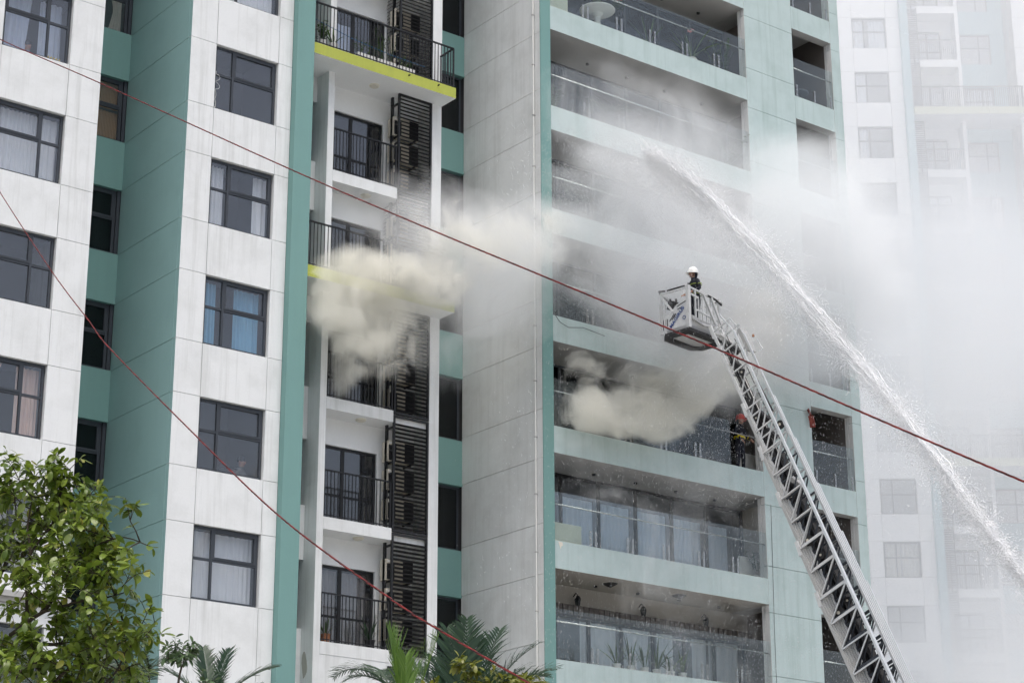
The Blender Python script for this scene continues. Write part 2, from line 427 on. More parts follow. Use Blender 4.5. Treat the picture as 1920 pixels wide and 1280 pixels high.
# ---- central balcony stack
box('wall_column', BLD, 27.78, 27.98, 44.05, 44.95, 0, TOP, white)
box('wall_column', BLD, 31.25, 31.57, 44.05, 46.52, 0, TOP, white)
LIME = {2: 1, 5: 1, -0.5: 1}
LIMEK = (3, 5)                                        # floors whose slab runs the full width with a lime edge
balu = MB(); balu.box(-.009, .009, -.009, .009, 0, 1)
balu_me = balu.mesh('baluster', black)
def railing(x0, x1, y, z0, z1, n, ret=None, name='railing'):
    b = MB(); b.box(x0, x1, y-.025, y+.025, z1-.035, z1); b.box(x0, x1, y-.012, y+.012, z0+.05, z0+.075)
    if ret: b.box(ret[0]-.025, ret[0]+.025, y+.03, ret[1], z1-.035, z1); b.box(ret[0]-.012, ret[0]+.012, y+.03, ret[1], z0+.05, z0+.075)
    for xx in (x0+.012, x1-.012): b.box(xx-.011, xx+.011, y-.011, y+.011, z0+.076, z1-.036)
    r = b.build(name, black, BLD)
    for i in range(n+1):
        x = x0+(x1-x0)*i/n
        wdt = 2.2 if i in (0, n) else 1
        link('baluster', balu_me, r, (min(max(x, x0+.01), x1-.01), y, z0), None, (wdt, wdt, z1-z0-.03))
    if ret:
        m_ = max(2, int((ret[1]-y)/.11))
        for i in range(1, m_+1): link('baluster', balu_me, r, (ret[0], y+(ret[1]-y)*i/m_, z0), None, (1, 1, z1-z0-.03))
    return r
slat_b = MB(); slat_b.prism([(0, 0, .0), (0, .052, .062), (0, .052, .078), (0, 0, .016)], (1, 0, 0))
slat_me = slat_b.mesh('slat', darkbrown)
sslat_b = MB(); sslat_b.prism([(0, 0, 0), (.062, 0, .052), (.062, 0, .066), (0, 0, .014)], (0, 1, 0))
sslat_me = sslat_b.mesh('slat', darkbrown)
def screen(z0, z1, side=False):
    b = MB(); x0, x1, y0 = 30.10, 31.235, 44.03
    for a, c in ((x0, x0+.05), (x1-.05, x1)): b.box(a, c, y0, y0+.07, z0, z1)
    b.box(x0+.05, x1-.05, y0, y0+.07, z0, z0+.06); b.box(x0+.05, x1-.05, y0, y0+.07, z1-.05, z1)
    b.box(x0, x0+.05, y0+.32, y0+.42, z0, z1)                       # rear post
    for q in range(5):
        zz = z0+(z1-z0)*(q+.5)/5; b.box(x0+.01, x0+.04, y0+.07, y0+.32, zz-.03, zz+.03)
    o = b.build('louvre_screen', black, BLD)
    n = int((z1-z0-.14)/.112)
    for i in range(n):
        link('slat', slat_me, o, (x0+.05, y0+.002, z0+.08+i*.112), None, (x1-x0-.1, 1, 1))
    if side:
        for i in range(n): link('slat', sslat_me, o, (x0+.002, y0+.07, z0+.08+i*.112), None, (1, .62, 1))
    return o
def sliding_door(x0, x1, z0, z1, y, n=2, frame=black, pane=pane_m, fw=.06, rail=.38, name='balcony_door'):
    b = MB(); d = .08; W = x1-x0; Hh = z1-z0
    b.box(0, W, 0, d, Hh-fw, Hh); b.box(0, W, 0, d, 0, .04); b.box(0, fw, 0, d, .04, Hh-fw); b.box(W-fw, W, 0, d, .04, Hh-fw)
    cell = (W-2*fw)/n; p = []
    for i in range(n):
        a = fw+i*cell
        if i: b.box(a-.05, a+.05, .01, d-.01, .04, Hh-fw)
        if rail: b.box(a+.05, a+cell-.05, .02, d-.03, rail*Hh-.03, rail*Hh+.03)
        p.append((a+(.05 if i else 0), a+cell-(.05 if i < n-1 else 0)))
    o = b.build(name, frame, BLD, (x0, y, z0))
    for a, c in p: link('pane', boxmesh(pane, None), o, (x0+(a+c)/2, y+.035, z0+Hh/2), None, (c-a, .008, Hh-.1))
    return o
for k in range(-1, 8):
    z = F(k)
    # small window beside the fin
    if k >= 0:
        box('spandrel', BLD, 26.82, 27.775, 44.62, 44.9, z+2.12, z+3.2+.35, white)
        window(26.83, 27.74, z+.36, z+2.11, 44.78, None, .55, sash=None, frame=slate, pane=darkpane, fw=.07)
    if k >= 0:
        lim = k in LIMEK
        nextlim = (k+1) in LIMEK
        top = z+3.2-.34
        box('balcony_wall', BLD, 27.98, 31.25, 44.75, 44.93, z+2.13, z+3.2, whitein)
        box('balcony_wall', BLD, 30.06, 31.25, 44.75, 44.93, z, z+2.13, whitein)
        sliding_door(27.99, 30.05, z+.01, z+2.12, 44.80)
        if lim:
            box('balcony_slab', BLD, 26.815, 31.57, 43.36, 44.75, z-.34, z-.02, lime, {'-z': whitein, '+z': concrete})
            railing(26.84, 31.53, 43.42, z-.02, z+1.24, 43, ret=(31.52, 44.05))
        else:
            box('balcony_slab', BLD, 27.985, 30.09, 44.05, 44.75, z-.34, z-.02, white, {'-z': whitein, '+z': concrete})
            box('balcony_slab', BLD, 30.10, 31.25, 44.13, 44.75, z-.34, z-.04, white, {'-z': whitein})
            railing(27.99, 30.07, 44.09, z-.02, z+1.24, 19)
        if k < 7: screen(z-.0 if lim else z-.1, top if nextlim else z+3.2-.14, side=lim)
        d = MB(); d.lathe([(.0, -.05), (.11, -.05), (.14, -.03), (.15, 0)], (29.28, 44.38 if not nextlim else 44.06, top), 20)
        d.build('ceiling_light', lampglass, BLD)
        if lim:
            for x, zz in ((29.95, -.11), (30.95, -.12)):
                d = MB(); d.tube([(x, 43.30, z+zz), (x, 43.40, z+zz+.01)], .022, 8); d.build('drain_spout', black, BLD)
    # right-hand strip of windows
    if k >= 0:
        box('spandrel', BLD, 31.58, 34.07, 46.38, 46.56, z+2.22, z+3.2+.36, teal)
        box('spandrel_lip', BLD, 31.58, 34.07, 46.35, 46.375, z+2.22, z+2.27, teal)
        window(32.35, 34.04, z+.37, z+2.21, 46.5, .45, None, sash=None, frame=slate, pane=darkpane, fw=.06)
        box('strip_wall', BLD, 31.58, 32.34, 46.45, 46.6, z+.36, z+2.22, teal)
# plain white base under the lowest balcony
box('base_wall', BLD, 27.985, 31.24, 44.06, 44.9, 0, F(0)-.343, white)
box('base_wall', BLD, 26.82, 27.775, 44.62, 44.9, 0, F(0)+.35, white)
box('base_wall', BLD, 31.58, 34.07, 46.38, 46.56, 0, F(0)+.36, teal)
b = MB(); b.box(30.02, 30.75, 43.98, 44.05, F(0)-.62, F(0)-.44); b.build('bracket', black, BLD)
b = MB(); n = 14
ptp = [(27.772, 44.42+.12*math.sin(a)*(1+.3*math.sin(2*a)), 10.93+.33*math.cos(a)*(1+.12*math.sin(3*a))) for a in [2*math.pi*i/n for i in range(n)]]
b.prism(ptp, (.006, 0, 0)); b.build('bare_patch', patchgrey, BLD)

# ---- grey side wall and fin of the right block
for k in range(-1, 8):
    s, h, s2 = F(k)+.46, F(k)+2.28, F(k+1)+.46
    for z0, z1 in ((s, h), (h, s2)):
        box('side_panel', BLD, 34.08, 34.2, 42.705, 46.40, z0+JT, z1-JT, grey)
box('side_panel', BLD, 34.08, 34.2, 42.705, 46.40, 0, F(-1)+.46-JT, grey)
box('core_wall', BLD, 34.21, 34.44, 42.72, 46.4, 0, TOP, dark)
box('core_wall', BLD, 34.08, 34.44, 46.57, 49.6, 0, TOP, dark)
box('fin', BLD, 34.08, 34.45, 42.67, 42.7, 0, TOP+.2, teal)
b = MB(); b.tube([(34.03, 42.95, 0), (34.03, 42.95, TOP)], .022, 8); pipe = b.build('drain_pipe', planter, BLD)
for i in range(22):
    b = MB(); b.box(33.99, 34.08, 42.925, 42.975, 3.2+1.6*i, 3.225+1.6*i); b.build('pipe_bracket', alugrey, pipe)

# ---- right block: wide balconies
RY = 42.67
def clampset(pb, x, z):
    """pair of slotted stainless straps bolted to the slab edge"""
    for dx in (-.095, .095):
        b = MB(); b.box(dx-.03, dx-.014, -.012, 0, -.02, .44); b.box(dx+.014, dx+.03, -.012, 0, -.02, .44)
        for zz in (.02, .2, .38): b.box(dx-.025, dx+.025, -.022, -.013, zz, zz+.035)
        b.build('glass_clamp', steel, pb, (x, RY+.015, z))
def balustrade(x0, x1, z, n, missing=(), clamps=None, ext=.0):
    b = MB(); b.tube([(x0, RY+.10, z+1.03), (x1, RY+.10, z+1.03)], .022, 10)
    o = b.build('balustrade', steel, BLD, smooth=True)
    w_ = (x1-x0)/n
    for i in range(n):
        if i in missing: continue
        box('glass_panel', o, x0+i*w_+.004, x0+(i+1)*w_-.004, RY+.022, RY+.036, z+.03, z+1.36, balglass)
    for i in range(0, n+1):
        x = x0+i*w_
        if 0 < i < n and not (i in missing or i-1 in missing): clampset(o, x, z)
        for dx in (-.09, .09):
            if x0 < x+dx < x1:
                b = MB(); b.tube([(x+dx, RY+.10, z+1.03), (x+dx, RY+.03, z+.985)], .012, 6); b.build('rail_bracket', steel, o)
    return o
for k in range(-1, 8):
    z = F(k)
    if k >= 0:
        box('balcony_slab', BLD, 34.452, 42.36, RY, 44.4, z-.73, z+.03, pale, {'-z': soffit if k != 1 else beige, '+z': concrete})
        # right-hand side of the recess
        box('return_wall', BLD, 42.362, 42.44, RY+.19, 42.97, z+.03, z+2.47, grey)
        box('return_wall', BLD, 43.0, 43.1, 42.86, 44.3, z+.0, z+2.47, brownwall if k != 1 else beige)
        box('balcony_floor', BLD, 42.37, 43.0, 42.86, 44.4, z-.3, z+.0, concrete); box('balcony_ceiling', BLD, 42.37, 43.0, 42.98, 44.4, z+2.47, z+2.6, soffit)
        box('pier_back', BLD, 42.45, 43.0, 42.865, 42.96, z, z+2.47, grey)
        for i in range(5):
            b = MB(); b.lathe([(0, -.05), (.05, -.05), (.055, 0)], (35.2+i*1.55, 43.75, z-.73), 10); b.build('downlight', black, BLD)
        balustrade(34.47, 42.42, z+.03, 6, missing=(5,) if k == 2 else ())
    # pier and right column
    if k >= -1:
        for a, c in ((42.362, 44.5), (46.29, 46.71)):
            panel(a, c, z+.41, z+2.24, pale, RY, .17, {'-x': grey}); panel(a, c, z+2.24, z+3.61, pale, RY, .17, {'-x': grey})
    if k >= 0:
        # small balcony beside the pier
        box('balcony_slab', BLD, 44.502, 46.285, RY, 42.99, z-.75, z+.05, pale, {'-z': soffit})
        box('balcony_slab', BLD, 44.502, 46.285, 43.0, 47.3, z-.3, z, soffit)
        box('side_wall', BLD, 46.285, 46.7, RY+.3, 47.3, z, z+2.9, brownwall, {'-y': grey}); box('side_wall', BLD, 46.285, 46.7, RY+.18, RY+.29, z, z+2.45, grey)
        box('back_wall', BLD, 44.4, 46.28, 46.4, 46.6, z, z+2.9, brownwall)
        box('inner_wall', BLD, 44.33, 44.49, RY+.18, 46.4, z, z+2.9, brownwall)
        balustrade(44.51, 46.30, z+.05, 1)
        ob = BLD
        for x in (44.62, 45.42, 46.16):
            b = MB(); b.box(-.03, -.014, -.012, 0, -.02, .42); b.box(.014, .03, -.012, 0, -.02, .42)
            for zz in (.02, .2, .36): b.box(-.025, .025, -.022, -.013, zz, zz+.035)
            b.build('glass_clamp', steel, BLD, (x, RY+.015, z+.05))
    # back walls of the wide balconies
    if k == 0:
        box('back_wall', BLD, 34.45, 43.0, 44.25, 44.4, z+1.9, z+2.47, beige)
        b = MB()
        nn = 90
        for i in range(nn):
            x = 34.46+(42.9-34.46)*i/nn; b.box(x, x+.075, 43.98+.02*(i % 2), 44.24, z+1.62, z+1.90)
        b.build('striped_valance', brownwall, BLD)
        sliding_door(34.5, 42.9, z+.02, z+1.62, 44.26, 7, slate, pane_m, rail=None)
        for i, x in enumerate((36.9, 39.45)):
            b = MB(); b.lathe([(0, -.11), (.03, -.10), (.14, -.05), (.20, -.012), (.21, 0)], (x, 43.3, z+2.47), 14); b.build('ceiling_light', rubber, BLD)
    elif k == 1:
        sliding_door(34.5, 42.98, z+.02, z+2.46, 44.26, 6, black, pane_m, fw=.09, rail=None)
    elif k >= 0:
        sliding_door(34.5, 42.98, z+.02, z+2.46, 44.26, 6, slate, darkpane, fw=.07, rail=None)
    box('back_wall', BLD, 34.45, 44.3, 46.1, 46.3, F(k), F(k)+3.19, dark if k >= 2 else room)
box('right_return', BLD, 46.69, 46.71, 42.85, 49.6, 0, TOP, pale)
box('base_wall', BLD, 34.452, 42.36, RY, 44.4, 0, F(0)-.735, pale); box('base_wall', BLD, 44.502, 46.285, RY, 44.4, 0, F(0)-.76, pale)
panel(42.362, 44.5, 0, F(-1)+.41, pale, RY, .17); panel(46.29, 46.71, 0, F(-1)+.41, pale, RY, .17)

# ================================================================== CURTAINS AND THINGS BEHIND WINDOWS
cw = 43.80
G1 = 'curtains behind the windows'
curtain('curtain', 'blue grey curtain left of the looking person in the top left window', 18.2, 19.05, F(4)+.5, F(4)+2.2, cw+.25, cur_cool, G1, skew=-.15)
curtain('curtain', 'narrow blue grey curtain beside the yellow ornaments in the top left window', 19.26, 19.84, F(4)+.5, F(4)+2.2, cw+.2, cur_cool, G1)
curtain('curtain', 'full pale grey curtain filling the second window down on the left block', 18.1, 19.86, F(3)+.48, F(3)+2.2, cw+.05, cur_white, G1)
curtain('curtain', 'pink curtain tied aside in the wide half of the lowest clear left window', 18.1, 18.95, F(1)+.48, F(1)+2.2, cw+.05, cur_pink, G1, pinch=(.3, 'l', .45))
curtain('curtain', 'pink curtain hanging straight in the narrow half of the lowest clear left window', 19.28, 19.86, F(1)+.48, F(1)+2.2, cw+.05, cur_pink, G1)
curtain('curtain', 'pale curtain in the left block window hidden behind the tree', 18.1, 19.86, F(0)+.48, F(0)+2.2, cw+.05, cur_cream, G1)
curtain('curtain', 'white curtain in the window cut by the top edge of the picture', 24.05, 25.78, F(5)+.48, F(5)+2.2, cw+.05, cur_white, G1)
curtain('curtain', 'white curtain at the left of the window under the clear grey one', 24.03, 24.52, F(3)+.48, F(3)+2.2, cw+.05, cur_white, G1)
curtain('curtain', 'short white curtain drawn to the right of the window under the clear grey one', 25.42, 25.80, F(3)+.48, F(3)+2.2, cw+.05, cur_white, G1)
curtain('curtain', 'bright blue curtain in the narrow left half of its window', 24.03, 24.48, F(2)+.48, F(2)+2.2, cw+.05, cur_blue, G1)
curtain('curtain', 'bright blue curtain on the right of the wide window half', 25.0, 25.74, F(2)+.48, F(2)+2.2, cw+.05, cur_blue, G1)
curtain('curtain', 'sheer white curtain in the lowest centre window, narrow half', 24.03, 24.55, F(0)+.48, F(0)+2.2, cw+.05, cur_white, G1)
curtain('curtain', 'sheer white curtain in the lowest centre window, wide half', 24.58, 25.80, F(0)+.48, F(0)+2.2, cw+.08, cur_white, G1, wl=.19)
curtain('curtain', 'cream curtain tied back in the upper recess window', 22.5, 23.02, F(5)+.48, F(5)+2.2, 47.25, cur_cream, G1, pinch=(.45, 'r', .45))
curtain('curtain', 'sliver of white curtain at the dark recess window under the bamboo blind', 22.1, 22.36, F(3)+.48, F(3)+2.2, 47.2, cur_white, G1)
curtain('curtain', 'brown grey curtain behind the lowest iron railed balcony door', 28.08, 29.0, F(0)+.06, F(0)+2.05, 45.0, cur_grey, G1, wl=.17)
curtain('curtain', 'dim grey curtain in the right leaf of the lowest iron railed balcony door', 29.1, 29.98, F(0)+.06, F(0)+2.05, 45.03, cur_grey, G1, wl=.17)
curtain('curtain', 'white curtain behind the sliding door over the upper lime edged balcony', 28.1, 29.2, F(5)+.06, F(5)+1.75, 45.0, cur_cool, G1, wl=.3, amp=.015)
for i, (x0, x1) in enumerate(((34.5, 35.78), (35.98, 37.26), (37.42, 38.65), (38.82, 40.05), (40.25, 41.45), (41.62, 42.5))):
    curtain('curtain', 'blue white curtain, %s from the left behind the glass balcony with the cream box' % ('first', 'second', 'third', 'fourth', 'fifth', 'sixth')[i],
            x0+.06, x1-.04, F(1)+.05, F(1)+1.86, 44.42, cur_cool2, 'blue white curtains of one balcony', wl=.16)
for i, (x0, x1) in enumerate(((34.55, 35.5), (36.7, 38.0), (38.3, 39.2), (39.5, 40.1), (40.9, 41.4), (41.5, 42.7))):
    curtain('curtain', 'sheer grey curtain, %s from the left under the striped valance' % ('first', 'second', 'third', 'fourth', 'fifth', 'sixth')[i],
            x0, x1, F(0)+.05, F(0)+1.6, 44.38, cur_sheer, 'sheer curtains under the valance', wl=.2)
bb = thing('bamboo_blind', 'brown bamboo blind filling the recess window in two halves', 'blind', (22.4, 47.2, F(4)+.5), 'window blinds')
for i in range(26):
    x = 21.95+i*.0445
    q = MB(); q.box(x, x+.034, 47.14, 47.16+.006*(i % 3), F(4)+.5, F(4)+1.37-.02*(i % 2)); q.build('bamboo_strip', bamboo, bb)
    q = MB(); q.box(x, x+.034, 47.14, 47.16+.006*((i+1) % 3), F(4)+1.45, F(4)+2.2); q.build('bamboo_strip', bamboo, bb)
orn = thing('ornament', 'row of small yellow ornaments on the top left window sill', 'ornament', (19.5, 43.75, F(4)+.52))
for i in range(6):
    b = MB(); x = 19.36+i*.075
    b.tube([(x, 43.73, F(4)+.53), (x-.012, 43.73, F(4)+.59), (x+.008, 43.73, F(4)+.64)], [.016, .026, .010], 8); b.build('bead', yellowobj, orn, smooth=True)
sl_ = MB(); random.seed(3)
p0 = Vector((24.06, 43.59, F(4)+.55)); pts = [p0]
for i in range(44):
    t = i/43
    pts.append(Vector((24.03+.13*abs(math.sin(t*13))*(.25+.75*(abs(t-.72) < .2)), 43.592, F(4)+.5+t*1.05)))
sl_.tube(pts, .006, 5); tag(sl_.build('string_light', planter), 'white cord of string lights looped at the edge of the clear grey window', 'string light')

# small box of the air conditioners behind the louvres
def aircon(x, y, z, label):
    t = thing('air_conditioner', label, 'air conditioner', (x, y, z), 'air conditioners behind the louvre screens')
    b = MB(); b.box(-.42, .42, -.15, .15, 0, .56); b.build('casing', acbeige, t, (x, y, z))
    b = MB(); b.box(.10, .41, -.165, -.151, .02, .54); b.build('fan_grille', black, t, (x, y, z))
    b = MB(); b.box(-.41, -.17, -.158, -.151, .02, .44); b.build('side_grille', black, t, (x, y, z))
    b = MB()
    for dx in (-.3, .3): b.box(dx-.02, dx+.02, -.17, .19, -.05, -.005)
    b.build('bracket', black, t, (x, y, z))
    b = MB(); b.box(-.40, -.30, -.156, -.151, .47, .53); b.build('badge', planter, t, (x, y, z))
    return t
ordn = ('top', 'middle', 'bottom')
for k, where in ((6, 'at the top edge of the picture'), (5, 'on the upper lime edged balcony'), (4, 'of the balcony under the upper lime edge'), (3, 'just above the lower lime edged balcony'), (2, 'beside the smoking balcony'), (1, 'beside the dark sliding door below the smoke'), (0, 'above the palms')):
    for j, zz in enumerate((1.86, 1.08, .28)):
        if k in (4, 2) or True:
            aircon(30.52, 44.42, F(k)+zz-(.18 if (k+1) in LIMEK else 0), '%s beige air conditioner behind the louvre %s' % (ordn[j], where))

# ================================================================== PLANTS IN POTS
def leafblade(b, base, d, L, w, droop=.4, n=4, fold=.15):
    """one strap leaf: strip of quads bending down"""
    d = Vector(d).normalized(); side = d.cross(Vector((0, 0, 1)))
    if side.length < .05: side = Vector((1, 0, 0))
    side.normalize(); p = Vector(base); q0 = len(b.v)
    for i in range(n+1):
        t = i/n; ww = w*(math.sin(math.pi*min(1, .12+.88*t))**.8 if t < 1 else 0.02)*.5
        b.v.append(tuple(p-side*ww)); b.v.append(tuple(p+side*ww))
        p = p+d*(L/n); d = (d+Vector((0, 0, -droop/n))).normalized()
    for i in range(n): b.f.append((q0+2*i, q0+2*i+1, q0+2*i+3, q0+2*i+2)); b.mi.append(b.cur)
def pot_plant(x, y, z, label, kind='strap', h=.6, n=14, potm=planter, pr=.13, ph=.2, lm=None, fl=None, group='potted plants on the balconies', name='potted_plant', spread=.7):
    t = thing(name, label, 'potted plant', (x, y, z), group)
    b = MB(); b.lathe([(0, .005), (pr*.75, .005), (pr, ph), (pr*1.08, ph), (pr*1.08, ph+.02), (pr*.85, ph+.02), (pr*.85, ph-.02), (0, ph-.02)], n=14); b.build('pot', potm, t, (x, y, z))
    b = MB()
    for i in range(n):
        a = random.random()*6.28; e = random.uniform(.5, 1.4)
        d = (math.cos(a)*math.cos(e)*spread, math.sin(a)*math.cos(e)*spread, math.sin(e))
        if kind == 'strap': leafblade(b, (.03*math.cos(a), .03*math.sin(a), ph), d, h*random.uniform(.6, 1.1), .05, random.uniform(.3, 1.2))
        else:
            s = Vector((0, 0, ph)); tip = s+Vector(d)*h*random.uniform(.5, 1)
            b.bar(s, tip, .008)
            for j in range(9):
                q = s.lerp(tip, .3+.7*j/8); a2 = random.random()*6.28
                leafblade(b, q, (math.cos(a2), math.sin(a2), .3), random.uniform(.07, .15), .055, .6, 2)
    b.build('foliage', lm or leafG, t, (x, y, z))
    if fl:
        b = MB()
        for i in range(9):
            a = random.random()*6.28; r = random.uniform(0, .12)
            b.lathe([(0, -.02), (.035, 0), (.02, .03), (0, .035)], (r*math.cos(a), r*math.sin(a), ph+h*.8+random.uniform(-.06, .06)), 7)
        b.build('flower', fl, t, (x, y, z))
    return t
zt = F(6)+.03
t = thing('garden_table', 'white round pedestal table behind the top glass balcony', 'table', (36.6, 43.3, F(6)))
b = MB(); b.lathe([(.0, .78), (.2, .72), (.52, .80), (.55, .83), (.54, .85), (0, .85)], n=28); b.build('table_top', planter, t, (36.75, 43.25, F(6)))
b = MB(); b.lathe([(.24, .03), (.22, .08), (.10, .2), (.09, .6), (.2, .74)], n=18); b.build('pedestal', planter, t, (36.75, 43.25, F(6)))
pot_plant(36.75, 43.25, F(6)+.86, 'small pot plant standing on the white round table', 'bushy', .35, 8, ph=.1, pr=.09)
pot_plant(38.7, 43.15, F(6)+.03, 'slender green plant right of the white table', 'strap', .95, 12)
pot_plant(40.5, 43.2, F(6)+.03, 'tall leafy plant in a white pot with a pink bloom', 'strap', 1.25, 16, pr=.18, ph=.28, fl=flowerpink)
pot_plant(42.0, 43.3, F(6)+.03, 'climbing green plant by the right end of the top balcony', 'bushy', 1.6, 12)
pot_plant(37.9, 43.6, F(6)+1.1, 'hanging basket of red flowers above the top balcony', 'bushy', .5, 14, fl=flower, potm=black)
pot_plant(41.9, 43.25, F(5)+.03, 'green bush with a white bud at the right of the second glass balcony', 'bushy', 1.5, 14)
pot_plant(35.0, 43.25, F(5)+.03, 'dark feathery plant at the left of the second glass balcony', 'bushy', 1.3, 16)
pot_plant(42.55, 43.3, F(1)+.03, 'dark leafy plant against the pale panel at the right of the curtained balcony', 'bushy', 1.1, 10, lm=leafP)
for i, (x, hh) in enumerate(((37.35, .85), (37.85, .95), (38.35, .8), (38.8, .95), (39.3, .7), (39.75, .75))):
    pot_plant(x-.45, RY+.42, F(0)+.03, 'strap leaved orchid in a white pot, %s from the left in the row of six' % ('first', 'second', 'third', 'fourth', 'fifth', 'sixth')[i], 'strap', hh, 11, pr=.12, ph=.17, group='orchids in a row on the lowest glass balcony')
pot_plant(27.25, 43.62, F(5), 'bushy plant in the left corner of the upper lime edged balcony', 'bushy', .75, 12)
pot_plant(27.6, 43.6, F(5), 'dark low plant second from the left on the upper lime edged balcony', 'strap', .5, 12)
for i, (x0, x1, hh) in enumerate(((28.35, 28.92, .55), (29.0, 29.62, .95), (29.7, 30.25, .35))):
    t = thing('planter_box', ('white planter box with a sprawling plant', 'white planter box with the tallest twiggy plant', 'white planter box with low red tinged plants')[i]+' behind the iron railing', 'planter', ((x0+x1)/2, 43.6, F(5)), 'planters on the upper lime edged balcony')
    b = MB(); b.box(x0, x1, 43.5, 43.72, F(5)-.015, F(5)+.2); b.build('trough', planter, t)
    b = MB()
    for j in range(10):
        s = Vector((random.uniform(x0+.05, x1-.05), 43.6, F(5)+.2)); tip = s+Vector((random.uniform(-.3, .3), random.uniform(-.1, .1), hh*random.uniform(.5, 1)))
        b.bar(s, tip, .007)
        for q in range(8): leafblade(b, s.lerp(tip, .3+.7*q/7), (random.uniform(-1, 1), random.uniform(-1, 1), .2), random.uniform(.05, .11), .035, .5, 2)
    b.build('foliage', leafG, t)
b = MB(); b.tube([(26.9, 43.5, F(5)+.75), (28.2, 43.5, F(5)+.52), (29.4, 43.5, F(5)+.42), (30.6, 43.5, F(5)+.40)], .008, 5)
tag(b.build('clothes_line', blueline), 'thin blue line strung behind the upper lime edged balcony railing', 'line')
pot_plant(28.3, 44.3, F(0), 'spiky plant in a terracotta pot at the left of the lowest iron railed balcony', 'strap', .55, 12, terracotta)
pot_plant(29.65, 44.3, F(0), 'dark upright plant at the right of the lowest iron railed balcony', 'strap', .8, 16, black, lm=leafP)
b = MB(); b.box(34.6, 35.6, 42.95, 43.3, F(1)+.03, F(1)+.62); tag(b.build('cream_box', planteryel), 'cream box behind the glass at the left of the curtained balcony', 'box')
b = MB(); b.box(34.6, 35.35, 42.95, 43.3, F(6)+.03, F(6)+.6); tag(b.build('cream_box', planteryel), 'cream box behind the glass at the left end of the top balcony', 'box')
b = MB(); b.box(42.3, 42.98, 43.75, 43.8, F(1)+.03, F(1)+.9); tag(b.build('pale_panel', planter), 'pale panel leaning behind the leafy plant on the curtained balcony', 'panel')
b = MB(); b.box(42.2, 42.9, 43.5, 43.55, F(2)+.03, F(2)+.8); tag(b.build('pale_panel', planter), 'pale panel leaning beside the dark uniformed firefighter on the balcony', 'panel')
t = thing('garden_table', 'dark round table on the small upper right balcony', 'table', (45.5, 43.6, F(6)))
b = MB(); b.lathe([(0, .66), (.34, .68), (.36, .74), (0, .75)], n=20); b.build('table_top', slate, t, (45.5, 43.5, F(6)))
b = MB(); b.lathe([(.2, .0), (.06, .06), (.05, .66)], n=12); b.build('pedestal', slate, t, (45.5, 43.5, F(6)))
# wall lanterns on the beige wall
for i, x in enumerate((36.35, 38.75, 41.15)):
    t = thing('wall_lantern', '%s black wall lantern on the beige wall over the valance' % ('left', 'middle', 'right')[i], 'lantern', (x, 44.22, F(0)+2.05), 'wall lanterns over the lowest balcony')
    z = F(0)+2.08
    b = MB(); b.tube([(x, 44.24, z+.12), (x, 44.12, z+.2), (x, 44.05, z+.12)], .015, 6); b.build('arm', black, t)
    b = MB(); b.lathe([(.0, .12), (.05, .10), (.09, .03), (.095, .0)], (x, 44.05, z), 6); b.build('cap', black, t)
    b = MB()
    for q in range(6):
        a = q*math.pi/3; b.bar((x+.085*math.cos(a), 44.05+.085*math.sin(a), z), (x+.05*math.cos(a), 44.05+.05*math.sin(a), z-.18), .012)
    b.lathe([(.055, -.18), (.05, -.20), (0, -.24)], (x, 44.05, z), 6); b.build('cage', black, t)
    b = MB(); b.lathe([(.07, -.005), (.04, -.175)], (x, 44.05, z), 6); b.build('pane', darkpane, t)
b = MB()
for j in range(9):
    pass
pts = [(44.30, 42.60, F(2)+2.30), (44.36, 42.56, F(2)+2.1), (44.42, 42.58, F(2)+1.95), (44.47, 42.60, F(2)+1.75)]
for i in range(len(pts)-1): b.bar(pts[i], pts[i+1], .16, .03)
tag(b.build('red_cloth', redcloth), 'faded red cloth hanging from the corner beside the small balcony', 'cloth')
b = MB(); b.tube([(42.60, 42.655, 17.0), (42.56, 42.65, 15.1), (42.52, 42.65, 13.2), (42.50, 42.65, 9.0)], .006, 5); tag(b.build('hanging_cable', black), 'thin dark cable hanging down the pale teal pier', 'cable')
b = MB(); b.tube([(34.5, 42.64, 21.15), (34.65, 42.60, 20.95), (34.95, 42.60, 20.86), (35.5, 42.63, 20.98), (36.3, 42.64, 20.90)], .008, 5); tag(b.build('loose_cable', black), 'loose cable drooping from the slab edge left of the ladder cage', 'cable')
b = MB(); b.prism([(34.56, 42.664, 14.73), (34.7, 42.664, 14.72), (34.72, 42.664, 14.64), (34.66, 42.664, 14.60), (34.64, 42.664, 14.52), (34.6, 42.664, 14.62)], (0, .005, 0)); b.build('bare_patch', patchwhite, BLD)

